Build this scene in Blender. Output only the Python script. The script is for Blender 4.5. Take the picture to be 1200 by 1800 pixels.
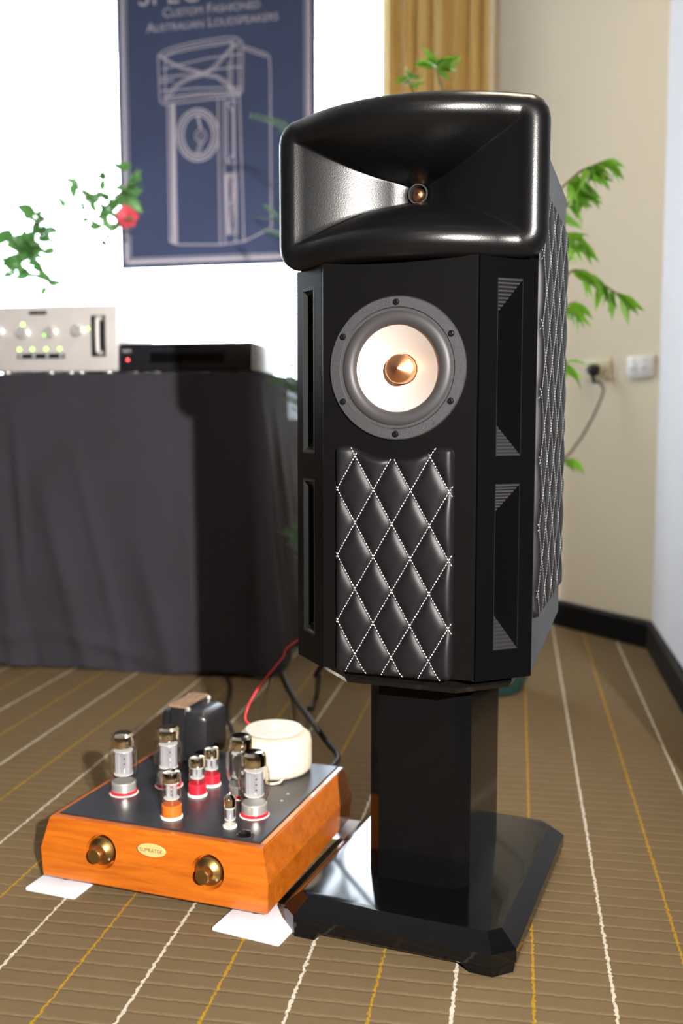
import bpy, math, random
from mathutils import Vector, Matrix, Euler
import mathutils
random.seed(7)
for o in list(bpy.data.objects):
    bpy.data.objects.remove(o, do_unlink=True)
SC = bpy.context.scene
COL = SC.collection

# ------------------------------------------------------------------ camera
FPX, CAMH = 1750.0, 0.775
PITCH = math.atan(165 / FPX)
cd = bpy.data.cameras.new('camera')
cam = bpy.data.objects.new('camera', cd)
COL.objects.link(cam)
cam.location = (0, 0, CAMH)
cam.rotation_euler = (math.pi / 2 - PITCH, 0, 0)
cd.sensor_fit = 'VERTICAL'
cd.sensor_height = 36.0
cd.lens = 36.0 * FPX / 1800
cd.clip_start = 0.02
cd.dof.use_dof = True
cd.dof.focus_distance = 1.41
cd.dof.aperture_fstop = 2.8
SC.camera = cam

# ------------------------------------------------------------------ world, lights, exposure
wd = bpy.data.worlds.new('sky')
SC.world = wd
wd.use_nodes = True
bg = wd.node_tree.nodes['Background']
bg.inputs['Color'].default_value = (0.80, 0.90, 1.0, 1)
bg.inputs['Strength'].default_value = 11.0
SC.view_settings.view_transform = 'Standard'
SC.view_settings.look = 'None'
SC.view_settings.gamma = 1
SC.view_settings.use_curve_mapping = False
SC.view_settings.exposure = 0.27


def light(name, kind, loc, target, power, color, **kw):
    ld = bpy.data.lights.new(name, kind)
    ld.energy = power
    ld.color = color
    for k, v in kw.items():
        setattr(ld, k, v)
    lo = bpy.data.objects.new(name, ld)
    COL.objects.link(lo)
    lo.location = loc
    d = Vector(target) - Vector(loc)
    lo.rotation_euler = d.to_track_quat('-Z', 'Y').to_euler()
    return lo


# the photographer's lamp, to the right of and behind the camera
light('spot_lamp', 'SPOT', (0.60, -1.05, 1.36), (-0.40, 1.70, 0.45), 900, (1.0, 0.95, 0.89),
      spot_size=math.radians(64), spot_blend=1.0, shadow_soft_size=0.022)
# unseen fill lamps at ceiling height, added to warm and brighten the room
light('ceiling_fill', 'AREA', (0.75, 1.7, 2.92), (0.75, 1.7, 0), 36, (1.0, 0.80, 0.55), shape='DISK', size=0.35)
light('ceiling_fill', 'AREA', (-0.6, -1.4, 2.92), (-0.6, -1.4, 0), 10, (1.0, 0.84, 0.62), shape='DISK', size=0.35)

# ------------------------------------------------------------------ projection helpers (photo pixel -> place)
_F = Vector((0, math.cos(PITCH), -math.sin(PITCH)))
_U = Vector((0, math.sin(PITCH), math.cos(PITCH)))
_R = Vector((1, 0, 0))
_O = Vector((0, 0, CAMH))


def ray(u, v):
    return _F + _R * ((u - 600) / FPX) - _U * ((v - 900) / FPX)


def on_z(u, v, z=0.0):
    d = ray(u, v)
    return _O + d * ((z - CAMH) / d.z)


def on_plane(u, v, p, n):
    d = ray(u, v)
    return _O + d * ((Vector(p) - _O).dot(n) / d.dot(n))


def at_y(u, v, y):
    d = ray(u, v)
    return _O + d * (y / d.y)


# ------------------------------------------------------------------ materials
MATS = {}


def pm(name, color, rough=0.5, metal=0.0, bump=0.0, bscale=200.0, var=0.0, vscale=20.0, coat=0.0, spec=0.5, emit=None, estr=0.0, sheen=0.0, vstretch=(1, 1, 1)):
    if name in MATS:
        return MATS[name]
    m = bpy.data.materials.new(name)
    m.use_nodes = True
    nt = m.node_tree
    b = nt.nodes['Principled BSDF']
    b.inputs['Base Color'].default_value = (*color, 1)
    b.inputs['Roughness'].default_value = rough
    b.inputs['Metallic'].default_value = metal
    b.inputs['Specular IOR Level'].default_value = spec
    b.inputs['Coat Weight'].default_value = coat
    b.inputs['Sheen Weight'].default_value = sheen
    if emit:
        b.inputs['Emission Color'].default_value = (*emit, 1)
        b.inputs['Emission Strength'].default_value = estr
    tc = nt.nodes.new('ShaderNodeTexCoord')
    if bump > 0:
        n = nt.nodes.new('ShaderNodeTexNoise')
        n.inputs['Scale'].default_value = bscale
        n.inputs['Detail'].default_value = 3
        nt.links.new(tc.outputs['Object'], n.inputs['Vector'])
        bp = nt.nodes.new('ShaderNodeBump')
        bp.inputs['Strength'].default_value = bump
        bp.inputs['Distance'].default_value = 0.002
        nt.links.new(n.outputs['Fac'], bp.inputs['Height'])
        nt.links.new(bp.outputs['Normal'], b.inputs['Normal'])
    if var > 0:
        mp = nt.nodes.new('ShaderNodeMapping')
        mp.inputs['Scale'].default_value = vstretch
        nt.links.new(tc.outputs['Object'], mp.inputs['Vector'])
        n2 = nt.nodes.new('ShaderNodeTexNoise')
        n2.inputs['Scale'].default_value = vscale
        n2.inputs['Detail'].default_value = 4
        nt.links.new(mp.outputs['Vector'], n2.inputs['Vector'])
        cr = nt.nodes.new('ShaderNodeValToRGB')
        cr.color_ramp.elements[0].position = 0.3
        cr.color_ramp.elements[1].position = 0.7
        cr.color_ramp.elements[0].color = (*[c * (1 - var) for c in color], 1)
        cr.color_ramp.elements[1].color = (*[min(1, c * (1 + var)) for c in color], 1)
        nt.links.new(n2.outputs['Fac'], cr.inputs['Fac'])
        nt.links.new(cr.outputs['Color'], b.inputs['Base Color'])
    MATS[name] = m
    return m


def glass_mat(name, tint=(1, 1, 1), ior=1.45):
    m = bpy.data.materials.new(name)
    m.use_nodes = True
    nt = m.node_tree
    nt.nodes.clear()
    out = nt.nodes.new('ShaderNodeOutputMaterial')
    mx = nt.nodes.new('ShaderNodeMixShader')
    tr = nt.nodes.new('ShaderNodeBsdfTransparent')
    tr.inputs['Color'].default_value = (*tint, 1)
    gl = nt.nodes.new('ShaderNodeBsdfGlossy')
    gl.inputs['Roughness'].default_value = 0.03
    fr = nt.nodes.new('ShaderNodeLayerWeight')
    fr.inputs['Blend'].default_value = 0.5
    pw = nt.nodes.new('ShaderNodeMath')
    pw.operation = 'POWER'
    pw.inputs[1].default_value = 3.0
    ml = nt.nodes.new('ShaderNodeMath')
    ml.operation = 'MULTIPLY_ADD'
    ml.inputs[1].default_value = 0.8 if ior > 1.3 else 0.3
    ml.inputs[2].default_value = 0.13 if ior > 1.3 else 0.01
    nt.links.new(fr.outputs['Facing'], pw.inputs[0])
    nt.links.new(pw.outputs[0], ml.inputs[0])
    nt.links.new(ml.outputs[0], mx.inputs[0])
    nt.links.new(tr.outputs[0], mx.inputs[1])
    nt.links.new(gl.outputs[0], mx.inputs[2])
    nt.links.new(mx.outputs[0], out.inputs['Surface'])
    return m


def sheer_mat(name, color, clear):
    m = pm(name, color, 0.9, sheen=0.0, var=0.10, vscale=6)
    nt = m.node_tree
    out = [n for n in nt.nodes if n.type == 'OUTPUT_MATERIAL'][0]
    b = nt.nodes['Principled BSDF']
    mx = nt.nodes.new('ShaderNodeMixShader')
    tr = nt.nodes.new('ShaderNodeBsdfTransparent')
    mx.inputs[0].default_value = clear
    nt.links.new(b.outputs[0], mx.inputs[1])
    nt.links.new(tr.outputs[0], mx.inputs[2])
    nt.links.new(mx.outputs[0], out.inputs['Surface'])
    return m


def leaf_mat(name, color, trans=0.4):
    m = pm(name, color, 0.4, var=0.25, vscale=15)
    nt = m.node_tree
    out = [n for n in nt.nodes if n.type == 'OUTPUT_MATERIAL'][0]
    b = nt.nodes['Principled BSDF']
    mx = nt.nodes.new('ShaderNodeMixShader')
    tr = nt.nodes.new('ShaderNodeBsdfTranslucent')
    tr.inputs['Color'].default_value = (*[min(1, c * 1.4) for c in color], 1)
    mx.inputs[0].default_value = trans
    nt.links.new(b.outputs[0], mx.inputs[1])
    nt.links.new(tr.outputs[0], mx.inputs[2])
    nt.links.new(mx.outputs[0], out.inputs['Surface'])
    return m


def wood_mat(name, c1, c2, stretch=(1.2, 14, 14), rough=0.3, scale=6.0):
    m = pm(name, c1, rough, coat=0.3)
    nt = m.node_tree
    b = nt.nodes['Principled BSDF']
    tc = nt.nodes['Texture Coordinate']
    mp = nt.nodes.new('ShaderNodeMapping')
    mp.inputs['Scale'].default_value = stretch
    n = nt.nodes.new('ShaderNodeTexNoise')
    n.inputs['Scale'].default_value = scale
    n.inputs['Detail'].default_value = 8
    n.inputs['Roughness'].default_value = 0.65
    n.inputs['Distortion'].default_value = 0.6
    cr = nt.nodes.new('ShaderNodeValToRGB')
    cr.color_ramp.elements[0].position = 0.32
    cr.color_ramp.elements[1].position = 0.68
    cr.color_ramp.elements[0].color = (*c2, 1)
    cr.color_ramp.elements[1].color = (*c1, 1)
    nt.links.new(tc.outputs['Object'], mp.inputs['Vector'])
    nt.links.new(mp.outputs['Vector'], n.inputs['Vector'])
    nt.links.new(n.outputs['Fac'], cr.inputs['Fac'])
    nt.links.new(cr.outputs['Color'], b.inputs['Base Color'])
    return m


def carpet_mat():
    m = bpy.data.materials.new('carpet')
    m.use_nodes = True
    nt = m.node_tree
    N, L = nt.nodes, nt.links
    b = N['Principled BSDF']
    b.inputs['Roughness'].default_value = 1.0
    b.inputs['Specular IOR Level'].default_value = 0.1
    tc = N.new('ShaderNodeTexCoord')
    sx = N.new('ShaderNodeSeparateXYZ')
    L.new(tc.outputs['Object'], sx.inputs[0])

    def noise(scale, detail=2):
        n = N.new('ShaderNodeTexNoise')
        n.inputs['Scale'].default_value = scale
        n.inputs['Detail'].default_value = detail
        L.new(tc.outputs['Object'], n.inputs['Vector'])
        return n.outputs['Fac']

    def mth(op, a, bb=None, c=None):
        n = N.new('ShaderNodeMath')
        n.operation = op
        for i, v in enumerate((a, bb, c)):
            if v is None:
                continue
            if isinstance(v, (int, float)):
                n.inputs[i].default_value = v
            else:
                L.new(v, n.inputs[i])
        return n.outputs[0]

    def dist(coord, period, off):   # distance to the nearest line coord = off + n*period
        q = mth('DIVIDE', mth('SUBTRACT', coord, off), period)
        fr = mth('FRACT', mth('ADD', q, 0.5))
        return mth('MULTIPLY', mth('ABSOLUTE', mth('SUBTRACT', fr, 0.5)), period)

    def ramp(v, a, bb, lo=1.0, hi=0.0):
        n = N.new('ShaderNodeMapRange')
        n.interpolation_type = 'SMOOTHSTEP'
        n.inputs['From Min'].default_value = a
        n.inputs['From Max'].default_value = bb
        n.inputs['To Min'].default_value = lo
        n.inputs['To Max'].default_value = hi
        L.new(v, n.inputs['Value'])
        return n.outputs[0]

    wob = mth('MULTIPLY', mth('SUBTRACT', noise(110, 1), 0.5), 0.008)
    x = mth('ADD', sx.outputs[0], wob)
    y = mth('ADD', sx.outputs[1], mth('MULTIPLY', mth('SUBTRACT', noise(120, 1), 0.5), 0.006))
    white = ramp(dist(x, 0.2122, -0.2847), 0.0014, 0.0029)
    yellow = ramp(dist(x, 0.2122, -0.1786), 0.0013, 0.0027)
    rowd = dist(y, 0.0335, 0.0)
    row = ramp(rowd, 0.0008, 0.0026)
    fine = noise(900, 2)
    mid = noise(14, 3)

    def mix(fac, a, c):
        n = N.new('ShaderNodeMix')
        n.data_type = 'RGBA'
        if isinstance(fac, (int, float)):
            n.inputs[0].default_value = fac
        else:
            L.new(fac, n.inputs[0])
        for i, v in ((6, a), (7, c)):
            if isinstance(v, tuple):
                n.inputs[i].default_value = (*v, 1)
            else:
                L.new(v, n.inputs[i])
        return n.outputs[2]

    base = mix(fine, (0.100, 0.069, 0.034), (0.185, 0.132, 0.072))
    base = mix(mth('MULTIPLY', mid, 0.5), base, (0.105, 0.073, 0.037))
    base = mix(mth('MULTIPLY', row, 0.4), base, (0.235, 0.170, 0.098))  # row grooves painted lighter, as the lamp catches them
    base = mix(yellow, base, (0.32, 0.18, 0.016))
    base = mix(white, base, (0.50, 0.45, 0.37))
    L.new(base, b.inputs['Base Color'])
    h = mth('ADD', mth('MULTIPLY', fine, 0.5), mth('MULTIPLY', ramp(rowd, 0.0, 0.006, 0.0, 1.0), 1.2))
    bp = N.new('ShaderNodeBump')
    bp.inputs['Strength'].default_value = 0.25
    bp.inputs['Distance'].default_value = 0.003
    L.new(h, bp.inputs['Height'])
    L.new(bp.outputs['Normal'], b.inputs['Normal'])
    return m


M_BLACK_SATIN = pm('black_satin_paint', (0.003, 0.0028, 0.0028), 0.34, spec=0.18)
M_BLACK_PANEL = pm('black_chamfer_paint', (0.002, 0.002, 0.0024), 0.28, spec=0.07)
M_BLACK_GLOSS = pm('black_gloss_paint', (0.003, 0.003, 0.0035), 0.09, spec=0.5)
M_COLUMN = pm('black_column_paint', (0.003, 0.003, 0.0033), 0.12, spec=0.13)
M_HORN = pm('black_horn_lacquer', (0.004, 0.004, 0.0045), 0.28, bump=0.10, bscale=700, spec=0.36)
M_LEATHER = pm('black_leather', (0.006, 0.0055, 0.007), 0.42, bump=0.12, bscale=900, spec=0.27)
M_SIDE_LEATHER = M_LEATHER
M_THREAD = pm('white_thread', (0.80, 0.80, 0.78), 0.7)
M_CARCASS = pm('cabinet_black_grey_sheen', (0.035, 0.037, 0.043), 0.38)  # black cabinet lightened to bluish grey, a grazing sheen put into the colour
M_WFRAME = pm('speckled_cast_frame', (0.018, 0.018, 0.021), 0.45, bump=0.5, bscale=1500, var=0.3, vscale=1200)
M_RUBBER = pm('grey_rubber', (0.032, 0.030, 0.032), 0.5)
M_CONE = pm('matte_magnesium', (0.56, 0.50, 0.46), 0.42, metal=0.35)
M_COPPER = pm('copper', (0.86, 0.42, 0.22), 0.30, metal=1.0)
M_SCREW = pm('black_screw', (0.02, 0.02, 0.025), 0.3, metal=0.8)
M_PORT = pm('ribbed_port_black', (0.002, 0.002, 0.002), 0.5, spec=0.1)
M_EDGE_GLINT = pm('edge_glint_satin', (0.008, 0.008, 0.009), 0.3)
M_RIB = pm('port_rib_lit_grey', (0.017, 0.017, 0.018), 0.5, spec=0.3)  # lighter grey paints in the lamp light caught by the ribs
M_WOOD = wood_mat('orange_brown_timber', (0.50, 0.130, 0.009), (0.31, 0.066, 0.004))
M_WOOD_LIGHT = wood_mat('pale_timber_edge', (0.62, 0.26, 0.05), (0.52, 0.19, 0.03))
M_PLATE = pm('anthracite_top_plate', (0.05, 0.052, 0.062), 0.34, metal=0.6, var=0.15, vscale=5)
M_BRASS = pm('aged_brass', (0.46, 0.29, 0.10), 0.33, metal=1.0, var=0.15, vscale=30)
M_NAMEPLATE = pm('brass_nameplate', (0.72, 0.52, 0.20), 0.5, metal=0.3)
M_INK = pm('dark_ink', (0.05, 0.04, 0.02), 0.7)
M_GLASS = glass_mat('tube_glass', (0.93, 0.93, 0.92))
M_PANE = glass_mat('window_glass', ior=1.2)
M_CHROME = pm('getter_mirror', (0.74, 0.66, 0.52), 0.10, metal=1.0)
M_STEEL = pm('bright_steel', (0.78, 0.75, 0.70), 0.3, metal=0.75)
M_ANODE = pm('grey_anode', (0.42, 0.42, 0.46), 0.5, metal=0.2)
M_MICA = pm('mica_white', (0.80, 0.78, 0.75), 0.5)
M_RED = pm('red_tube_base', (0.62, 0.015, 0.03), 0.35)
M_ORANGE = pm('orange_tube_base', (0.62, 0.13, 0.015), 0.35)
M_CERAMIC = pm('white_ceramic', (0.85, 0.80, 0.70), 0.4)
M_DARKHOLE = pm('dark_hole', (0.01, 0.01, 0.01), 0.7)
M_TRANSFORMER = pm('black_enamel', (0.014, 0.014, 0.016), 0.3)
M_LAM = pm('brown_lamination', (0.27, 0.16, 0.10), 0.55, var=0.3, vscale=40, vstretch=(8, 1, 1))
M_TAPE = pm('cream_winding_tape', (0.66, 0.58, 0.45), 0.55, var=0.08, vscale=60)
M_DISC = pm('pale_disc', (0.68, 0.65, 0.58), 0.5)
M_WHITE = pm('white_foam', (0.70, 0.70, 0.75), 0.6)
M_CLOTH = sheer_mat('black_cloth', (0.022, 0.020, 0.029), 0.03)
M_SILVER = pm('champagne_aluminium', (0.62, 0.59, 0.58), 0.45, metal=0.25)
M_KNOB = pm('bright_aluminium', (0.82, 0.80, 0.80), 0.3, metal=0.6)
M_BLACK_PLASTIC = pm('black_plastic', (0.012, 0.012, 0.016), 0.3)
M_BLACK_MATTE = pm('black_matte', (0.010, 0.010, 0.012), 0.7)
M_LED_G = pm('green_led', (0.2, 0.9, 0.1), 0.4, emit=(0.30, 1.0, 0.05), estr=6)
M_LED_R = pm('red_led', (0.9, 0.1, 0.1), 0.4, emit=(1.0, 0.06, 0.06), estr=5)
M_PRINT = pm('pale_print', (0.58, 0.54, 0.64), 0.8)
M_BANNER = pm('hazed_navy_fabric', (0.046, 0.066, 0.150), 0.75, var=0.12, vscale=3)  # navy lightened, with the window's veiling glare put into the colour
M_WALL = pm('cream_wall_paint', (0.84, 0.74, 0.57), 0.85, bump=0.05, bscale=300)
M_WALL_R = pm('daylit_wall_tint', (0.80, 0.80, 0.83), 0.85, bump=0.05, bscale=300)  # bluish pale tint paints the window's daylight into the wall colour
M_WALL_D = pm('dark_unseen_wall', (0.10, 0.07, 0.05), 0.7, var=0.2, vscale=3)  # unseen walls coloured dark to keep reflections and fill low
M_CEIL = pm('ceiling_white', (0.75, 0.74, 0.72), 0.9)
M_SKIRT = pm('black_skirting', (0.004, 0.004, 0.005), 0.55, spec=0.15)
M_CURTAIN = pm('gold_curtain', (0.80, 0.55, 0.18), 0.75, sheen=0.3)
M_PLASTIC_W = pm('white_plastic', (0.80, 0.79, 0.78), 0.35)
M_PLASTIC_C = pm('cream_plastic', (0.72, 0.64, 0.44), 0.4)
M_CORD = pm('black_cord', (0.010, 0.010, 0.011), 0.45)
M_GREYCORD = pm('olive_grey_cord', (0.08, 0.07, 0.045), 0.5)
M_REDWIRE = pm('red_wire', (0.65, 0.02, 0.03), 0.4)
M_LEAF = leaf_mat('bright_leaf', (0.15, 0.34, 0.025), 0.35)
M_LEAF_D = leaf_mat('grey_green_leaf', (0.10, 0.18, 0.10), 0.3)
M_LEAF_F = leaf_mat('soft_green_leaf', (0.10, 0.26, 0.07), 0.15)
M_STEM = pm('green_brown_stem', (0.13, 0.12, 0.04), 0.6)
M_PETAL = pm('coral_red_petal', (0.85, 0.09, 0.15), 0.5)
M_POT = pm('dark_teal_glaze', (0.012, 0.035, 0.034), 0.2)
M_SOIL = pm('potting_soil', (0.03, 0.02, 0.012), 0.95)


# ------------------------------------------------------------------ mesh helpers
class MB:
    def __init__(s):
        s.v, s.f = [], []

    def add(s, verts, faces):
        o = len(s.v)
        s.v += [tuple(v) for v in verts]
        s.f += [tuple(i + o for i in f) for f in faces]
        return s

    def box(s, x0, x1, y0, y1, z0, z1):
        v = [(x, y, z) for z in (z0, z1) for y in (y0, y1) for x in (x0, x1)]
        return s.add(v, [(0, 2, 3, 1), (4, 5, 7, 6), (0, 1, 5, 4), (2, 6, 7, 3), (0, 4, 6, 2), (1, 3, 7, 5)])

    def loft(s, rings, cap0=True, cap1=True):
        """rings: lists of equal length, counter-clockwise seen from the far end"""
        n = len(rings[0])
        v = [p for r in rings for p in r]
        f = []
        for k in range(len(rings) - 1):
            for i in range(n):
                j = (i + 1) % n
                f.append((k * n + i, k * n + j, (k + 1) * n + j, (k + 1) * n + i))
        if cap0:
            f.append(tuple(range(n - 1, -1, -1)))
        if cap1:
            f.append(tuple((len(rings) - 1) * n + i for i in range(n)))
        return s.add(v, f)

    def prism(s, poly, z0, z1):
        return s.loft([[(x, y, z0) for x, y in poly], [(x, y, z1) for x, y in poly]])

    def lathe(s, prof, axis='Z', seg=32, c=(0, 0, 0), caps=True):
        """prof: (radius, height) pairs"""
        rings = []
        for r, h in prof:
            ring = []
            for i in range(seg):
                a = 2 * math.pi * i / seg
                p = (r * math.cos(a), r * math.sin(a), h)
                if axis == 'Y':   # height runs along +Y
                    p = (p[0], h, -p[1])
                elif axis == 'X':
                    p = (h, p[0], p[1])
                ring.append((p[0] + c[0], p[1] + c[1], p[2] + c[2]))
            rings.append(ring)
        return s.loft(rings, caps and prof[0][0] > 1e-6, caps and prof[-1][0] > 1e-6)

    def tube(s, pts, r, seg=8):
        pts = [Vector(p) for p in pts]
        rings = []
        for i, p in enumerate(pts):
            t = (pts[min(i + 1, len(pts) - 1)] - pts[max(i - 1, 0)]).normalized()
            a = t.cross(Vector((0.13, 0.27, 0.95)))
            if a.length < 1e-3:
                a = t.cross(Vector((1, 0, 0)))
            a.normalize()
            b = t.cross(a)
            rr = r[i] if isinstance(r, (list, tuple)) else r
            rings.append([p + a * (rr * math.cos(2 * math.pi * k / seg)) + b * (rr * math.sin(2 * math.pi * k / seg)) for k in range(seg)])
        return s.loft(rings)

    def rbox(s, x0, x1, y0, y1, z0, z1, r, seg=3):
        """box with rounded vertical edges and softened top and bottom edges"""
        def ring(ins, z):
            rr = max(r - ins, 1e-4)
            out = []
            for cx, cy, a0 in ((x1 - r, y1 - r, 0), (x0 + r, y1 - r, 90), (x0 + r, y0 + r, 180), (x1 - r, y0 + r, 270)):
                for k in range(seg + 1):
                    a = math.radians(a0 + 90 * k / seg)
                    out.append((cx + rr * math.cos(a), cy + rr * math.sin(a), z))
            return out
        e = min(r * 0.6, (z1 - z0) * 0.4)
        return s.loft([ring(e, z0), ring(e * .3, z0 + e * .3), ring(0, z0 + e), ring(0, z1 - e), ring(e * .3, z1 - e * .3), ring(e, z1)])

    def build(s, name, mat, parent=None, smooth=30, loc=None, rot=None):
        me = bpy.data.meshes.new(name)
        me.from_pydata(s.v, [], s.f)
        me.materials.append(mat)
        if smooth:
            me.polygons.foreach_set('use_smooth', [True] * len(me.polygons))
            me.set_sharp_from_angle(angle=math.radians(smooth))
        me.update()
        o = bpy.data.objects.new(name, me)
        COL.objects.link(o)
        if parent:
            o.parent = parent
        if loc:
            o.location = loc
        if rot:
            o.rotation_euler = rot
        return o


def thing(name, label, cat, loc=(0, 0, 0), rz=0.0, group=None):
    o = bpy.data.objects.new(name, None)
    COL.objects.link(o)
    o.empty_display_size = 0.05
    o.location = loc
    o.rotation_euler = (0, 0, rz)
    return tag(o, label, cat, group)


def tag(o, label, cat, group=None):
    o['label'] = label
    o['category'] = cat
    if group:
        o['group'] = group
    return o


def struct(o):
    o['kind'] = 'structure'
    return o


def text_mesh(body, size, caps=False, spacing=1.0, small=0.78):
    cu = bpy.data.curves.new('text', 'FONT')
    cu.body = body
    cu.size = size
    cu.align_x = 'CENTER'
    cu.space_character = spacing
    if caps:
        cu.small_caps_scale = small
        for ch in cu.body_format:
            ch.use_small_caps = True
    o = bpy.data.objects.new('text', cu)
    COL.objects.link(o)
    dg = bpy.context.evaluated_depsgraph_get()
    me = bpy.data.meshes.new_from_object(o.evaluated_get(dg))
    bpy.data.objects.remove(o, do_unlink=True)
    return me


def smooth_path(pts, n=8):
    pts = [Vector(p) for p in pts]
    out = []
    for i in range(len(pts) - 1):
        p0, p1, p2, p3 = pts[max(i - 1, 0)], pts[i], pts[i + 1], pts[min(i + 2, len(pts) - 1)]
        for k in range(n):
            t = k / n
            out.append(0.5 * ((2 * p1) + (p2 - p0) * t + (2 * p0 - 5 * p1 + 4 * p2 - p3) * t * t + (3 * p1 - p0 - 3 * p2 + p3) * t ** 3))
    out.append(pts[-1])
    return out


RY = math.radians(10)                                   # the room's axis, turned 10 degrees from the camera's
AX = Vector((math.cos(RY), -math.sin(RY), 0))           # along the window wall, to the right
AY = Vector((math.sin(RY), math.cos(RY), 0))            # along the carpet stripes, away from the camera

# ------------------------------------------------------------------ the room
H_ROOM = 3.0
K1 = Vector((1.046, 3.305, 0))                          # corner of right wall and angled wall
ADIR = Vector((-0.5, 0.866, 0))                         # angled wall, away from the camera
K2 = K1 + ADIR * 1.05                                   # angled wall meets window wall
K3 = K2 - AX * 4.3                                      # left end of the window wall
K0 = K1 - AY * 1.9                                      # the right wall ends here and the room widens
K0b = K0 + AX * 1.6
K0c = K0b - AY * 5.3
K4 = K3 - AY * 8.1

fl = MB()
fl.add([(-5, -6, 0), (4, -6, 0), (4, 6, 0), (-5, 6, 0)], [(0, 1, 2, 3)])
fl.add([(-5, -6, -.05), (4, -6, -.05), (4, 6, -.05), (-5, 6, -.05)], [(3, 2, 1, 0)])
struct(fl.build('floor', carpet_mat(), None, 0, rot=(0, 0, -RY)))
ce = MB().box(-6, 5, -6, 6, H_ROOM, H_ROOM + .1)
struct(ce.build('ceiling', M_CEIL, None, 0, rot=(0, 0, -RY)))


def wall(name, A, B, mat, t=0.12, hole=None):
    """room on the left of A->B; built as a slab outwards; hole = (s0, s1, z0, z1)"""
    d = (B - A).normalized()
    n = Vector((d.y, -d.x, 0))
    Ln = (B - A).length
    mb = MB()

    def slab(s0, s1, z0, z1):
        P = [A + d * s for s in (s0, s1)] + [A + d * s + n * t for s in (s1, s0)]
        mb.prism([(p.x, p.y) for p in P][::-1], z0, z1)
    if hole:
        s0, s1, z0, z1 = hole
        slab(0, s0, 0, H_ROOM)
        slab(s1, Ln, 0, H_ROOM)
        slab(s0, s1, 0, z0)
        slab(s0, s1, z1, H_ROOM)
    else:
        slab(0, Ln, 0, H_ROOM)
    return struct(mb.build(name, mat, None, 0))


wall('wall_right', K0, K1, M_WALL_R)
wall('wall_angled', K1, K2, M_WALL)
WS0, WS1, WZ0, WZ1 = 0.26, 3.4, 0.72, 2.86
wall('wall_back', K2, K3, M_WALL, hole=(WS0, WS1, WZ0, WZ1))
wall('wall_left', K3, K4, M_WALL_D)
wall('wall_front', K4, K0c, M_WALL_D)
wall('wall_side', K0c, K0b, M_WALL_D)
wall('wall_return', K0b, K0, M_WALL_R)


def skirting(name, A, B, e0=0.0, e1=0.0):
    d = (B - A).normalized()
    n = Vector((-d.y, d.x, 0))
    a, b = A + n * 0.001, B + n * 0.001
    mb = MB()
    prof = [(0, 0), (0.016, 0), (0.016, 0.082), (0.010, 0.092), (0, 0.094)]
    rings = []
    for p, e in ((a, e0), (b, -e1)):
        rings.append([p + n * q + d * (e * q / 0.016) + Vector((0, 0, z)) for q, z in prof])
    mb.loft(rings)
    return struct(mb.build(name, M_SKIRT, None, 0))


skirting('baseboard_right', K0, K1, 0, 0.006)
skirting('baseboard_angled', K1, K2, 0.006, 0.004)
skirting('baseboard_back', K2, K3)

# the window: frame, sill and one wide pane (white overcast sky behind it)
WD = -AX
wn = Vector((WD.y, -WD.x, 0))                           # outwards


def wpt(s, o, z):
    return K2 + WD * s + wn * o + Vector((0, 0, z))


win = MB()


def wbar(mb, s0, s1, z0, z1, o0=0.03, o1=0.09):
    v = [wpt(s, o, z) for z in (z0, z1) for o in (o0, o1) for s in (s0, s1)]
    mb.add(v, [(0, 1, 3, 2), (4, 6, 7, 5), (0, 4, 5, 1), (2, 3, 7, 6), (0, 2, 6, 4), (1, 5, 7, 3)])


wf = 0.05
wbar(win, WS0, WS1, WZ0, WZ0 + wf)
wbar(win, WS0, WS1, WZ1 - wf, WZ1)
wbar(win, WS0, WS0 + wf, WZ0 + wf, WZ1 - wf)
wbar(win, WS1 - wf, WS1, WZ0 + wf, WZ1 - wf)
window = struct(win.build('window_1', M_PLASTIC_W, None, 0))
pane = MB()
wbar(pane, WS0 + wf, WS1 - wf, WZ0 + wf, WZ1 - wf, 0.058, 0.062)
pane.build('pane', M_PANE, window, 0)
sill = MB()
wbar(sill, WS0 - .02, WS1 + .02, WZ0 - 0.025, WZ0, -0.03, 0.03)
sill.build('window_sill', M_PLASTIC_W, window, 0)

# ------------------------------------------------------------------ loudspeaker
SYAW = math.radians(21.5)
SORG = (0.0792, 1.3983, 0)
spk = thing('horn_loudspeaker', 'black loudspeaker with wide horn, copper-centred woofer and diamond-quilted leather panel', 'loudspeaker', SORG, -SYAW)

BW, CW, CB, SB = 0.113, 0.1785, 0.062, 0.30             # baffle half-width, cabinet half-width, chamfer depth, side end
ZB, ZT = 0.410, 0.992


def zbot(b):
    return ZB + max(0.0, b - CB) * 0.21


outline = [(-BW, 0), (BW, 0), (CW, CB), (CW, SB), (0.12, 0.37), (-0.12, 0.37), (-CW, SB), (-CW, CB)]
cab = MB()
bot = [(x, y, zbot(y)) for x, y in outline]
top = [(x, y, ZT) for x, y in outline]
n8 = len(outline)
f = []
for i in range(n8):
    if i in (0, 1, 7):
        continue                                        # the two chamfers carry port openings: panels of their own
    j = (i + 1) % n8
    f.append((i, j, n8 + j, n8 + i))
f.append(tuple(range(n8 - 1, -1, -1)))
f.append(tuple(range(n8, 2 * n8)))
cab.add(bot + top, f)
up = [(CW, 0.128), (CW, SB), (0.12, 0.37), (-0.12, 0.37), (-CW, SB), (-CW, 0.128)]
cab.loft([[(x, y, ZT - .01) for x, y in up], [(x, y, 1.148 - (y - .128) * 0.17) for x, y in up]])
cab.build('cabinet', M_CARCASS, spk, 20)
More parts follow.
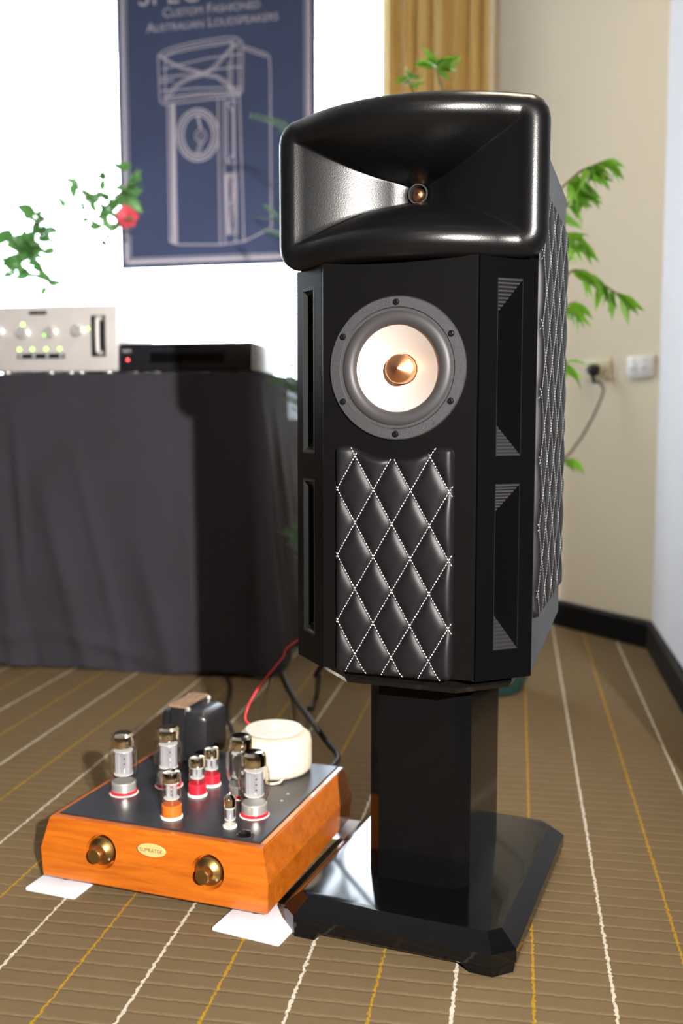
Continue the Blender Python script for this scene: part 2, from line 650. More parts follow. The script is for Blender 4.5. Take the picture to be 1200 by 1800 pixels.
# front baffle board, 4 mm proud, with a hole-free flat front (the driver sits on it)
bf = MB()
WZ, WR = 0.8436, 0.0992
BH = 0.088                                               # radius of the driver cut-out
NB = 64
rim, sq = [], []
for i in range(NB):
    a = 2 * math.pi * (i + .5) / NB
    rim.append((BH * math.cos(a), WZ + BH * math.sin(a)))
    hw, hz0, hz1 = BW - .002, WZ - ZB - .002, ZT - WZ
    cx_, cz_ = math.cos(a), math.sin(a)
    k_ = min(hw / max(abs(cx_), 1e-6), (hz1 if cz_ > 0 else hz0) / max(abs(cz_), 1e-6))
    sq.append((cx_ * k_, WZ + cz_ * k_))
for pt_ in ((BW - .002, ZT), (-BW + .002, ZT), (-BW + .002, ZB + .002), (BW - .002, ZB + .002)):
    j = min(range(NB), key=lambda i: (sq[i][0] - pt_[0]) ** 2 + (sq[i][1] - pt_[1]) ** 2)
    sq[j] = pt_
o_edge = [(x * BW / (BW - .002), z if z > ZT - .001 else max(ZB, z - .002 * (z < ZB + .01))) for x, z in sq]
bf.loft([[(x, .016, z) for x, z in rim], [(x, -.006, z) for x, z in rim], [(x, -.006, z) for x, z in sq],
         [(max(-BW, min(BW, x * 1.02)), -.004, z) for x, z in sq], [(max(-BW, min(BW, x * 1.02)), .016, z) for x, z in sq]], False, False)
bf.build('front_baffle', M_BLACK_SATIN, spk, 0)
pl = MB()
plo = [(-.085, .012), (.085, .012), (.150, .074), (.150, .29), (.10, .335), (-.10, .335), (-.150, .29), (-.150, .074)]
pl.loft([[(x * .97, y + .004, .386) for x, y in plo], [(x, y, .394) for x, y in plo], [(x, y, .440) for x, y in plo]])
pl.build('bottom_plate', M_BLACK_GLOSS, spk, 20)


# chamfer panels with two port openings each, and the ribbed ports
def chamfer(side):
    E = Vector((side * BW, 0, 0))
    d = Vector((side * (CW - BW), CB, 0))
    ln = d.length
    d.normalize()
    n = Vector((side * CB, -(CW - BW), 0)).normalized()  # outwards

    def q(t, z, dep=0.0):
        return E + d * t - n * dep + Vector((0, 0, z))
    ts = [0, 0.31 * ln, 0.73 * ln, ln]
    zs = [ZB, 0.453, 0.684, 0.724, 0.963, ZT]
    mb = MB()
    th = -0.003                                          # panel face 3 mm proud
    for i in range(3):
        for k in range(5):
            if i == 1 and k in (1, 3):
                continue
            v = [q(ts[i], zs[k], th), q(ts[i + 1], zs[k], th), q(ts[i + 1], zs[k + 1], th), q(ts[i], zs[k + 1], th)]
            mb.add(v if side > 0 else v[::-1], [(0, 1, 2, 3)])
    # outer edge faces
    for (t0, z0), (t1, z1) in (((0, ZB), (0, ZT)), ((ln, ZB), (ln, ZT)), ((0, ZB), (ln, ZB)), ((0, ZT), (ln, ZT))):
        mb.add([q(t0, z0, th), q(t1, z1, th), q(t1, z1, .0), q(t0, z0, .0)], [(0, 1, 2, 3)])
    mb.build('chamfer_panel', M_BLACK_PANEL, spk, 0)
    for k in (1, 3):
        z0, z1 = zs[k], zs[k + 1]
        t0, t1 = ts[1], ts[2]
        dep = 0.042
        ti0, ti1 = t0 + (t1 - t0) * .30, t0 + (t1 - t0) * .46
        zi0, zi1 = z0 + 0.050, z1 - 0.050
        pb = MB()
        # straight side walls
        pb.add([q(t0, z0, th), q(t0, z1, th), q(ti0, zi1, dep), q(ti0, zi0, dep)], [(0, 1, 2, 3)])
        pb.add([q(t1, z0, th), q(ti1, zi0, dep), q(ti1, zi1, dep), q(t1, z1, th)], [(0, 1, 2, 3)])
        pb.add([q(ti0, zi0, dep), q(ti0, zi1, dep), q(ti1, zi1, dep), q(ti1, zi0, dep)], [(0, 1, 2, 3)])
        port = pb.build('port', M_PORT, spk, 0)
        fr_ = MB()
        for (ta, tb, zc, zd) in ((t0 - .0008, t0, z0, z1), (t1, t1 + .0008, z0, z1), (t0 - .0008, t1 + .0008, z0 - .0008, z0), (t0 - .0008, t1 + .0008, z1, z1 + .0008)):
            fr_.add([q(ta, zc, th - .0006), q(tb, zc, th - .0006), q(tb, zd, th - .0006), q(ta, zd, th - .0006),
                     q(ta, zc, th + .004), q(tb, zc, th + .004), q(tb, zd, th + .004), q(ta, zd, th + .004)],
                    [(0, 1, 2, 3), (0, 4, 5, 1), (1, 5, 6, 2), (2, 6, 7, 3), (3, 7, 4, 0)])
        fr_.build('edge_glint', M_EDGE_GLINT, port, 0)  # thin frame added so the slot edges show bright highlight lines
        nr = 11
        for za, zi in ((z0, zi0), (z1, zi1)):            # stepped ribs on the two sloping ends
            rb = MB()
            for r in range(nr):
                a, b = r / nr, (r + 1) / nr
                m = (a + b) / 2
                row = []
                for w, bumpd in ((a, 0), (m, 0.0022), (b, 0)):
                    tt0, tt1 = t0 + (ti0 - t0) * w, t1 + (ti1 - t1) * w
                    zz, dd = za + (zi - za) * w, th + (dep - th) * w
                    row += [q(tt0, zz, dd - bumpd), q(tt1, zz, dd - bumpd)]
                rb.add(row, [(0, 1, 3, 2), (2, 3, 5, 4)])
            rb.build('port_ribs', M_RIB, port, 0)


chamfer(1)
chamfer(-1)

# horn ---------------------------------------------------------------
HZ = 1.098


def rrect(A, C, r, ns=14, nc=5):
    pts = []
    for (cx, cz, a0), (dx, dz), ln in (((A - r, C - r, 0), (-1, 0), 2 * (A - r)), ((-(A - r), C - r, 90), (0, -1), 2 * (C - r)),
                                       ((-(A - r), -(C - r), 180), (1, 0), 2 * (A - r)), ((A - r, -(C - r), 270), (0, 1), 2 * (C - r))):
        for k in range(nc):
            a = math.radians(a0 + 90 * k / (nc - 1))
            pts.append((cx + r * math.cos(a), cz + r * math.sin(a)))
        ex, ez = pts[-1]
        for k in range(1, ns):
            pts.append((ex + dx * ln * k / ns, ez + dz * ln * k / ns))
    return pts


MA, MC, MR, LIP = 0.161, 0.0715, 0.003, 0.0238


def bmouth(x):
    return -0.040 + 2.35 * x * x


mouth = rrect(MA, MC, MR)
rings = []
BT = 0.094
NV = 26
for k in range(NV + 1):
    v = k / NV
    sa = 0.0135 / MA + (1 - 0.0135 / MA) * (0.64 * v + 0.36 * v ** 3.4)
    sc = 0.0135 / MC + (1 - 0.0135 / MC) * (0.30 * v + 0.70 * v ** 3.2)
    bl = max(0.0, 1 - v / 0.22) ** 1.5
    ring = []
    for x, z in mouth:
        px, pz = x * sa, z * sc
        m = max(abs(x) / MA, abs(z) / MC)
        L = math.hypot(px, pz)
        g = 0.0135 / L
        px, pz = px * (1 - bl) + px * g * bl, pz * (1 - bl) + pz * g * bl
        ring.append((px, BT + (bmouth(x) - BT) * v, HZ + pz))
    rings.append(ring)
LA0 = math.radians(58)
for k in range(1, 13):                                   # the rolled lip, tangent to the flare
    a = LA0 + (math.pi - LA0) * k / 12
    e = LIP * (math.cos(LA0) - math.cos(a))
    fw = LIP * (math.sin(a) - math.sin(LA0))
    rr = rrect(MA + e, MC + e, MR + e * .85)
    rings.append([(x, bmouth(mouth[i][0]) - fw, HZ + z) for i, (x, z) in enumerate(rr)])
eo = LIP * (1 + math.cos(LA0))
rr = rrect(MA + eo, MC + eo, MR + eo * .85)
for w in (0.2, 0.5, 0.8, 1.0):
    rings.append([(x * (1 - .10 * w), bmouth(mouth[i][0]) * (1 - w) + 0.126 * w, HZ + z * (1 - (.04 if z > 0 else 0) * w)) for i, (x, z) in enumerate(rr)])
hb = MB()
hb.loft([r[::-1] for r in rings], False, True)
horn = hb.build('horn', M_HORN, spk, 38)
dr = MB().lathe([(0.0142, 0.089), (0.0150, 0.0865), (0.0142, 0.084), (0.0128, 0.084), (0.0122, 0.092), (0.0122, 0.100)], 'Y', 32, (0, 0, HZ), False)
dr.build('throat_ring', M_WFRAME, horn)
dm = MB().lathe([(0.0, 0.0865), (0.006, 0.088), (0.010, 0.092), (0.0125, 0.099)], 'Y', 28, (0, 0, HZ))
dm.build('diaphragm', M_COPPER, horn)

# woofer -------------------------------------------------------------
bs = -0.006
wo = MB().lathe([(WR, bs), (WR, bs - .003), (WR - .0015, bs - .0048), (WR - .015, bs - .0055), (WR - .0165, bs - .0040), (WR - .0235, bs - .0042), (WR - .025, bs - .002), (WR - .026, bs + .004)], 'Y', 72, (0, 0, WZ), False)
woofer = wo.build('woofer', M_WFRAME, spk)
su = []
for k in range(11):
    a = math.pi * k / 10
    su.append((0.0705 + 0.0095 * math.cos(a), bs - 0.0015 - 0.0065 * math.sin(a)))
su = [(0.0835, bs - .0042), (0.0815, bs - .0036)] + su + [(0.0595, bs + .002)]
MB().lathe(su, 'Y', 72, (0, 0, WZ), False).build('surround', M_RUBBER, woofer)
MB().lathe([(0.0640, bs - .0022), (0.0625, bs - .0010), (0.05, bs + .0085), (0.036, bs + .0175), (0.0215, bs + .026), (0.0214, bs + .034)], 'Y', 72, (0, 0, WZ), False).build('cone', M_CONE, woofer)
MB().lathe([(0.0, bs - .0010), (0.0015, bs - .0006), (0.0195, bs + .0085), (0.0206, bs + .010), (0.0206, bs + .034)], 'Y', 48, (0, 0, WZ)).build('phase_plug', M_COPPER, woofer, 25)
scr = None
for k in range(6):
    a = math.radians(90 + 60 * k)
    c = (0.0905 * math.cos(a), bs - .0052, WZ + 0.0905 * math.sin(a))
    if scr is None:
        sm = MB().lathe([(0.0045, 0.0006), (0.0045, -.0012), (0.0036, -.0028), (0.0022, -.0032), (0.0020, -.0012), (0.0, -.0012)], 'Y', 16)
        scr = sm.build('screw', M_SCREW, woofer)
        scr.location = c
    else:
        s2 = scr.copy()
        COL.objects.link(s2)
        s2.location = c

# quilted leather ----------------------------------------------------
PX_, PZ_ = 0.055, 0.0952                                 # diamond width and height


def quilt(name, x0, x1, ztop, zb, s0, z0, nx, nz, parent, mapf, edge=0.010, base=0.006, puff=0.0050, tr=0.00075, rc=0.012):
    G = math.hypot(1 / PX_, 1 / PZ_)

    def seam(x, z):
        a = (x - s0) / PX_ + (z - z0) / PZ_
        b = (x - s0) / PX_ - (z - z0) / PZ_
        return abs(a - round(a)) / G, abs(b - round(b)) / G

    def ends(x):
        dx = min(x - x0, x1 - x)
        c = 0.0
        if dx < rc:
            c = rc - math.sqrt(max(0, rc * rc - (rc - dx) ** 2))
        return zb(x) + c, ztop(x) - c

    def height(x, z):
        lo, hi = ends(x)
        d = max(0.0, min(x - x0, x1 - x, z - lo, hi - z))
        e = min(1.0, d / edge)
        e = math.sqrt(max(0, 1 - (1 - e) ** 2))
        d1, d2 = seam(x, z)
        return e * (base + puff * math.tanh(d1 / 0.0085) * math.tanh(d2 / 0.0085))
    mb = MB()
    vs, fs = [], []
    for i in range(nx + 1):
        t = i / nx
        t = 0.5 - 0.5 * math.cos(math.pi * t) if False else t
        x = x0 + (x1 - x0) * t
        lo, hi = ends(x)
        for k in range(nz + 1):
            z = lo + (hi - lo) * k / nz
            vs.append(mapf(x, z, height(x, z)))
    for i in range(nx):
        for k in range(nz):
            a = i * (nz + 1) + k
            fs.append((a, a + nz + 1, a + nz + 2, a + 1))
    mb.add(vs, fs)
    o = mb.build(name, M_LEATHER, parent, 60)
    st = MB()
    zlo = min(zb(x0), zb(x1), zb((x0 + x1) / 2))
    zhi = max(ztop(x0), ztop(x1))
    for sgn in (1, -1):
        vals = [(x - s0) / PX_ + sgn * (z - z0) / PZ_ for x in (x0, x1) for z in (zlo, zhi)]
        for n in range(math.ceil(min(vals)), math.floor(max(vals)) + 1):
            # (x-s0)/PX + sgn (z-z0)/PZ = n, run along z
            dl = 0.0046 * math.cos(math.atan2(PX_, PZ_))
            k = 0
            z = zlo
            while z < zhi:
                za, zc = z + dl * .10, z + dl * .86
                z += dl
                pa, pc = [(s0 + PX_ * (n - sgn * (zz - z0) / PZ_), zz) for zz in (za, zc)]
                ok = True
                for (xx, zz) in (pa, pc):
                    if not (x0 < xx < x1):
                        ok = False
                        break
                    lo, hi = ends(xx)
                    if not (lo < zz < hi):
                        ok = False
                if not ok:
                    continue
                A = Vector(mapf(pa[0], pa[1], height(*pa) + tr * .4))
                B = Vector(mapf(pc[0], pc[1], height(*pc) + tr * .4))
                Mi = Vector(mapf((pa[0] + pc[0]) / 2, (pa[1] + pc[1]) / 2, height((pa[0] + pc[0]) / 2, (pa[1] + pc[1]) / 2) + tr * 1.0))
                up_ = (Vector(mapf(pa[0], pa[1], 1)) - Vector(mapf(pa[0], pa[1], 0))).normalized()
                sd = (B - A).cross(up_).normalized() * tr
                st.add([A, Mi + sd, Mi + up_ * tr, Mi - sd, B], [(0, 1, 2), (0, 2, 3), (4, 2, 1), (4, 3, 2)])
    so = st.build('stitching', M_THREAD, o, 60)
    so['kind'] = 'stuff'
    return o


WN = 0.8436


def front_top(x):
    dd = 0.125 ** 2 - (x + 0.003) ** 2
    return min(0.7365, WN - math.sqrt(max(0, dd))) if abs(x + .003) < 0.125 else 0.7365


quilt('quilted_front_panel', -0.0905, 0.0835, front_top, lambda x: 0.408, -0.0322, 0.6745, 96, 190, spk,
      lambda x, z, h: (x, -0.006 - h, z))
quilt('quilted_side_panel', 0.075, 0.289, lambda b: 1.094 - (b - .075) * .14, lambda b: 0.487 + (b - .075) * .10, 0.080, 0.62, 90, 220, spk,
      lambda b, z, h: (CW + h, b, z), edge=0.006, base=0.006, puff=0.0024, tr=0.00032)

# stand ----------------------------------------------------------------
stand = thing('speaker_stand', 'gloss black pedestal stand with square foot under the loudspeaker', 'speaker stand', SORG, -SYAW)
BX, BY0, BY1, CC = 0.179, -0.030, 0.440, 0.028


def octo(x, y0, y1, c):
    return [(-x + c, y0), (x - c, y0), (x, y0 + c), (x, y1 - c), (x - c, y1), (-x + c, y1), (-x, y1 - c), (-x, y0 + c)]


def lv(ins, z):
    return [(x, y, z) for x, y in octo(BX - ins, BY0 + ins, BY1 - ins, CC - ins * .42)]


b_ = MB()
b_.loft([lv(0.003, .012), lv(0.0, .015), lv(0, .034), lv(.0015, .0355), lv(.024, .0545), lv(.027, .055)])
b_.build('base_plate', M_BLACK_GLOSS, stand, 20)
for sx in (-1, 1):
    for sy in (-1, 1):
        yo = BY0 if sy < 0 else BY1
        ft = [(sx * (BX - .002), yo - sy * (CC + .05)), (sx * (BX - .002), yo - sy * CC), (sx * (BX - CC), yo - sy * .002), (sx * (BX - CC - .045), yo - sy * .002),
              (sx * (BX - CC - .045), yo - sy * .04), (sx * (BX - .045), yo - sy * (CC + .05))]
        ft2 = [(sx * (BX - .004), yo - sy * (CC + .04)), (sx * (BX - .004), yo - sy * CC), (sx * (BX - CC), yo - sy * .004), (sx * (BX - CC - .033), yo - sy * .004),
               (sx * (BX - CC - .033), yo - sy * .04), (sx * (BX - .045), yo - sy * (CC + .04))]
        if sx * sy < 0:
            ft, ft2 = ft[::-1], ft2[::-1]
        if sy > 0:
            ft, ft2 = ft[::-1], ft2[::-1]
        MB().loft([[(x, y, 0.0) for x, y in ft2[::-1]], [(x, y, .0135) for x, y in ft[::-1]]]).build('foot', M_BLACK_GLOSS, stand, 0)
CX, CY0, CY1, cc = 0.081, 0.097, 0.325, 0.020
co = octo(CX, CY0, CY1, cc)
MB().prism(co, .055, .386).build('column', M_COLUMN, stand, 0)

# ------------------------------------------------------------------ valve amplifier
AYAW = math.radians(19.3)
A0 = Vector((-0.3045, 1.527, 0.006))                     # front centre, on the pads
amp = thing('valve_amplifier', 'orange-brown timber valve amplifier with brass knobs, glass tubes and black top plate', 'amplifier', A0, -AYAW)
AM = Matrix.Translation(A0) @ Matrix.Rotation(-AYAW, 4, 'Z')
AMI = AM.inverted()
AW, AD, AZ = 0.203, 0.392, 0.112                         # half-width, depth, top height (local)


def arect(ix, iy0, iy1, z):
    return [(-AW + ix, iy0, z), (AW - ix, iy0, z), (AW - ix, AD - iy1, z), (-AW + ix, AD - iy1, z)]


ch = MB()
ch.loft([arect(.003, .003, .003, .010), arect(0, 0, 0, .013), arect(-.002, -.002, -.001, .060), arect(.010, .007, .006, AZ - .003), arect(.012, .009, .008, AZ)])
tp = MB()
tp.loft([arect(.021, .021, .012, AZ - .002), arect(.021, .021, .012, AZ + .0022), arect(.0222, .0222, .0132, AZ + .003)])
tp.build('top_plate', M_PLATE, amp, 0)
ef = MB()
ef.add([(AW - .0125, .022, AZ + .0006), (AW - .0205, .022, AZ + .0006), (AW - .0205, AD - .01, AZ + .0006), (AW - .0125, AD - .01, AZ + .0006)], [(3, 2, 1, 0)])
ef.add([(AW - .0125, .022, AZ - .001), (AW - .0205, .022, AZ - .001), (AW - .0205, AD - .01, AZ - .001), (AW - .0125, AD - .01, AZ - .001)], [(0, 1, 2, 3)])
ef.build('edge_strip', M_WOOD_LIGHT, amp, 0)
for x in (-AW + .03, AW - .03):
    for y in (.03, AD - .03):
        MB().lathe([(.013, 0), (.014, .002), (.014, .0105)], 'Z', 20, (x, y, 0)).build('foot', M_BLACK_PLASTIC, amp)
PZ0 = AZ + .003                                          # top of the plate, local


def plate(u, v):
    p = AMI @ on_z(u, v, A0.z + PZ0)
    return p.x, p.y


FN = AM.to_3x3() @ Vector((0, 1, 0))


def front(u, v):
    p = AMI @ on_plane(u, v, AM @ Vector((0, -.002, 0)), FN)
    return p.x, p.z


KN = [front(176, 1498), front(364, 1534)]
cut = MB()
for (x, z) in KN:
    cut.lathe([(.0335, .012), (.0300, -.002), (.0265, -.0125), (.0265, -.0130)][::-1] if False else [(.0320, -.010), (.0290, -.002), (.0252, .011)], 'Y', 48, (x, 0, z))
chs = ch.build('chassis', M_WOOD, amp, 12)
cuo = cut.build('cutter', M_WOOD, amp, 0)
bm_ = chs.modifiers.new('carve', 'BOOLEAN')
bm_.operation = 'DIFFERENCE'
bm_.solver = 'EXACT'
bm_.object = cuo
bpy.context.view_layer.update()
dg_ = bpy.context.evaluated_depsgraph_get()
newme = bpy.data.meshes.new_from_object(chs.evaluated_get(dg_))
chs.modifiers.clear()
chs.data = newme
newme.set_sharp_from_angle(angle=math.radians(12))
bpy.data.objects.remove(cuo, do_unlink=True)
for (x, z) in KN:
    kn = MB().lathe([(.0235, .0105), (.0235, .003), (.0220, .0005), (.0150, -.0030), (.0125, -.006), (.0120, -.0195), (.0108, -.0212), (.0, -.0216)], 'Y', 40, (x, 0, z))
    k_ = kn.build('knob', M_BRASS, amp)
    MB().lathe([(.0018, 0), (.0018, -.001), (0, -.0014)], 'Y', 10, (x + .0160, -.0008, z - .010)).build('pointer_dot', M_STEEL, k_)
x, z = front(267, 1494)
ov = []
for dz_, sc_ in ((0, 1), (-.0014, 1), (-.0020, .96)):
    ov.append([(x + .0255 * sc_ * math.cos(a), -.0026 + dz_, z - .0108 * sc_ * math.sin(a)) for a in [2 * math.pi * i / 40 for i in range(40)]])
npl = MB().loft(ov).build('nameplate', M_NAMEPLATE, amp)
tm = text_mesh('SUPRATEK', 0.0088)
tm.materials.append(M_INK)
to = bpy.data.objects.new('lettering', tm)
COL.objects.link(to)
to.parent = npl
to.location = (x, -.0049, z - .0030)
to.rotation_euler = (math.pi / 2, 0, 0)


def power_tube(u, v, sc=1.0):
    x, y = plate(u, v)
    c = (x, y, PZ0)
    root = MB().lathe([(.0235, .0), (.0235, .003), (.0222, .004), (.0222, .006)], 'Z', 32).build('power_tube', M_RED, amp, loc=c)
    MB().lathe([(.0212, .004), (.0212, .020), (.0202, .0215), (.0195, .0215)], 'Z', 32).build('base_shell', M_STEEL, root)
    MB().lathe([(.0250, -.0005), (.0250, .001), (.0232, .0018)], 'Z', 32).build('socket', M_CERAMIC, root)
    MB().lathe([(.0190, .0205), (.0200, .026), (.0245, .036), (.0258, .046), (.0258, .072), (.0240, .080), (.0212, .084), (.0205, .0862)], 'Z', 32, (0, 0, 0), False).build('glass_envelope', M_GLASS, root)
    MB().lathe([(.0206, .0858), (.0207, .097), (.0196, .1035), (.0150, .1075), (.006, .1085), (0, .1085)], 'Z', 32).build('getter_cap', M_CHROME, root)
    an = MB()
    poly = [(-.0150, -.004), (-.011, -.0085), (-.005, -.0085), (-.004, -.0065), (.004, -.0065), (.005, -.0085), (.011, -.0085), (.0150, -.004),
            (.0150, .004), (.011, .0085), (.005, .0085), (.004, .0065), (-.004, .0065), (-.005, .0085), (-.011, .0085), (-.0150, .004)]
    an.prism(poly, .036, .075)
    an.build('anode', M_ANODE, root, 0)
    for zz in (.035, .0765):
        MB().lathe([(.0165, zz - .0006), (.0165, zz + .0006)], 'Z', 20).build('mica_disc', M_MICA, root)
    for zz in (.046, .055, .064):
        MB().lathe([(.0013, 0), (.0013, -.0006)], 'Y', 10, (.008, -.0086, zz)).build('anode_hole', M_DARKHOLE, root)
    return root


def small_tube(u, v, r, h, base_mat, base_h, name='driver_tube'):
    x, y = plate(u, v)
    c = (x, y, PZ0)
    root = MB().lathe([(r * 1.10, .004), (r * 1.10, base_h), (r * 1.04, base_h + .001), (r * .98, base_h + .001)], 'Z', 28).build(name, base_mat, amp, loc=c)
    MB().lathe([(r * 1.22, -.0005), (r * 1.22, .003), (r * 1.15, .0042)], 'Z', 28).build('socket', M_CERAMIC, root)
    MB().lathe([(r * .92, base_h), (r, base_h + .004), (r, h - .018)], 'Z', 28, (0, 0, 0), False).build('glass_envelope', M_GLASS, root)
    MB().lathe([(r * 1.005, h - .0185), (r * 1.005, h - .008), (r * .9, h - .003), (r * .55, h - .0005), (0, h)], 'Z', 28).build('getter_cap', M_CHROME, root)
    z0, z1 = base_h + .012, h - .022
    an = MB()
    for sx in (-1, 1):
        an.prism([(sx * r * .38 + r * .26 * math.cos(a), r * .30 * math.sin(a)) for a in [2 * math.pi * k / 10 for k in range(10)]], z0, z1)
    an.build('anode', M_ANODE, root)
    for zz in (z0 - .001, z1 + .001):
        MB().lathe([(r * .86, zz - .0005), (r * .86, zz + .0005)], 'Z', 18).build('mica_disc', M_MICA, root)
    return root


power_tube(218, 1393)
power_tube(297, 1380)
power_tube(424, 1398)
power_tube(447, 1432)
small_tube(302, 1436, .0150, .080, M_ORANGE, .022)
small_tube(347, 1397, .0142, .071, M_RED, .021)
small_tube(372, 1379, .0138, .070, M_RED, .019)


def miniature_tube(u, v):
    x, y = plate(u, v)
    r = .0098
    root = MB().lathe([(r * 1.15, -.0005), (r * 1.15, .003), (r, .004)], 'Z', 22).build('miniature_tube', M_CERAMIC, amp, loc=(x, y, PZ0))
    MB().lathe([(r * .95, .0035), (r, .006), (r, .036)], 'Z', 22, (0, 0, 0), False).build('glass_envelope', M_GLASS, root)
    MB().lathe([(r * 1.01, .0345), (r * 1.01, .047), (r * .7, .052), (r * .25, .0545), (.0012, .058), (0, .060)], 'Z', 22).build('getter_cap', M_CHROME, root)
    MB().lathe([(r * .62, .014), (r * .62, .030)], 'Z', 12).build('anode', M_ANODE, root)
    for zz in (.0125, .0315):
        MB().lathe([(r * .9, zz - .0005), (r * .9, zz + .0005)], 'Z', 14).build('mica_disc', M_MICA, root)


miniature_tube(404, 1453)
x, y = plate(430, 1468)
MB().lathe([(.0125, -.0005), (.0125, .0012), (.0112, .0025), (.0100, .0028), (.0096, .0052), (.006, .0075), (0, .0082)], 'Z', 28, (x, y, PZ0)).build('lamp_cap', M_BLACK_GLOSS, amp)
MB().lathe([(.0150, -.0004), (.0148, .0012), (.0126, .0014), (.0124, -.0004)], 'Z', 28, (x, y, PZ0), False).build('lamp_bezel', M_WFRAME, amp)
for (u, v) in ((506, 1396), (495, 1408), (381, 1347)):
    x, y = plate(u, v)
    MB().lathe([(.0026, -.0005), (.0026, .0006), (.0015, .0014), (0, .0016)], 'Z', 12, (x, y, PZ0)).build('screw', M_STEEL, amp)

# output transformer: lamination stack between two end bells
x, y = plate(330, 1341)
tx, ty = x - .013, y
TL, TH = 0.098, 0.106
tr_ = MB().rbox(-.026, .008, 0.004, TL - .004, 0, TH, .003).build('transformer', M_TRANSFORMER, amp, loc=(tx, ty, PZ0 - .0005))
MB().box(-.026, .008, 0.002, TL - .002, TH - .0005, TH + .0035).build('lamination_stack', M_LAM, tr_, 0)


def bell(x0, x1, name='end_bell'):
    mb = MB()
    rr = []
    s = 1 if x1 > x0 else -1
    for t, ins in ((0, 0), (.55, .0), (.80, .003), (.94, .006), (1.0, .012)):
        xx = x0 + (x1 - x0) * t
        ring = []
        A, C, r = TL / 2 - ins, TH / 2 - ins - .004, max(.016 - ins * .5, .004)
        for cy_, cz_, a0 in ((A - r, C - r, 0), (-(A - r), C - r, 90), (-(A - r), -(C - r), 180), (A - r, -(C - r), 270)):
            for k in range(5):
                a = math.radians(a0 + 90 * k / 4)
                ring.append((xx, TL / 2 + cy_ + r * math.cos(a), TH / 2 - .002 + cz_ + r * math.sin(a)))
        rr.append(ring if s > 0 else ring[::-1])
    mb.loft(rr)
    mb.build(name, M_TRANSFORMER, tr_, 40)


bell(.008, .052)
bell(-.026, -.046)
for (bx, by) in ((.012, .006), (.012, TL - .006), (-.030, TL - .006)):
    MB().lathe([(.0045, -.002), (.0045, .003), (.0025, .005), (0, .0055)], 'Z', 12, (bx, by, TH - .004)).build('bolt', M_STEEL, tr_)

# toroidal transformer: wound cream ring, disc and centre bolt
x, y = plate(483, 1352)
TR, THh = 0.0685, 0.074
prof = [(.056, 0), (.063, .002), (.0675, .008), (TR, .016), (TR, THh - .018), (.0665, THh - .008), (.060, THh - .002), (.050, THh - .001), (.0, THh - .001)]
tor = MB()
rings = []
SEG = 120
for r, h in prof:
    ring = []
    for i in range(SEG):
        a = 2 * math.pi * i / SEG
        w = 1 + (0.008 if (i // 2) % 2 else 0.0) * (1 if r > .03 else 0)
        ring.append((r * w * math.cos(a), r * w * math.sin(a), h))
    rings.append(ring)
tor.loft(rings, True, False)
toro = tor.build('toroidal_transformer', M_TAPE, amp, 60, loc=(x, y, PZ0 - .0005))
MB().lathe([(.030, THh - .002), (.030, THh + .0018), (.0535, THh + .0018), (.054, THh + .0024), (.054, THh + .0036), (.053, THh + .0044), (0, THh + .0044)], 'Z', 56, (-.003, .004, 0)).build('clamping_disc', M_DISC, toro)
MB().lathe([(.0065, THh + .003), (.0065, THh + .0065), (.0035, THh + .0065), (.0035, THh + .010), (0, THh + .010)], 'Z', 6, (-.003, .004, .001)).build('centre_bolt', M_MICA, toro, 0)  # white colour stands in for the bolt's bright metal reflection
lead = [Vector((.012, -.062, .006)), Vector((.014, -.072, .002)), Vector((.026, -.078, .003)), Vector((.038, -.068, .004)), Vector((.040, -.052, .010))]
MB().tube(smooth_path(lead), .0022).build('lead_loop', M_TAPE, toro)
toro_root = toro

# white foam pads under the corners of the amplifier
pads = [((62, 1548), (100, 1533), (161, 1553), (150, 1568), 'white foam pad under the amplifier corner beside the left brass knob'),
        None]


def pad(cx, cy, w, d, rz, label):
    o = MB().rbox(-w / 2, w / 2, -d / 2, d / 2, 0, .006, .003, 2).build('foam_pad', M_WHITE, None, 30, loc=(cx, cy, 0), rot=(0, 0, rz))
    tag(o, label, 'pad', 'foam pads under the amplifier')


def alocal(x, y):
    p = AM @ Vector((x, y, 0))
    return p.x, p.y


for x, y, w, d, rz, lb in ((-.172, .010, .095, .075, -AYAW, 'white foam pad under the front corner of the amplifier farthest from the stand'),
                           (.190, .008, .115, .110, -AYAW - .08, 'large white foam pad under the front amplifier corner next to the stand'),
                           (.196, .372, .085, .085, -AYAW, 'white foam pad under the rear amplifier corner next to the stand'),
                           (-.175, .375, .08, .08, -AYAW, 'white foam pad under the rear amplifier corner farthest from the stand')):
    px, py = alocal(x, y)
    pad(px, py, w, d, rz, lb)


# ------------------------------------------------------------------ rack, cloth and the equipment on it
RO = Vector((-0.262, 2.960, 0))                          # front right foot of the rack
RM = Matrix.Translation(RO) @ Matrix.Rotation(-RY, 4, 'Z')
RH, RW, RD = 0.906, 1.35, 0.46
rack = thing('equipment_rack', 'dark equipment rack hidden behind a hanging black cloth', 'rack', RO, -RY)
MB().box(-RW, 0, 0, RD, RH - .02, RH).build('top_board', M_BLACK_MATTE, rack, 0)
MB().box(-RW, 0, RD - .006, RD, .02, RH - .02).build('back_light_block', M_BLACK_MATTE, rack, 0)  # unseen back, added to stop window light shining through the cloth
for sx_ in (-RW, -.006):
    MB().box(sx_, sx_ + .006, .0, RD - .006, .02, RH - .02).build('side_light_block', M_BLACK_MATTE, rack, 0)  # sides added with the back to keep light out
for zz in (.10, .36, .60):
    MB().box(-RW + .02, -.03, .02, RD - .008, zz - .015, zz).build('shelf', M_BLACK_MATTE, rack, 0)
for x_ in (-.030, -.55, -RW + .02):
    for y_ in (.015, RD - .03):
        MB().box(x_, x_ + .022, y_, y_ + .022, 0, RH - .02).build('post', M_BLACK_MATTE, rack, 0)
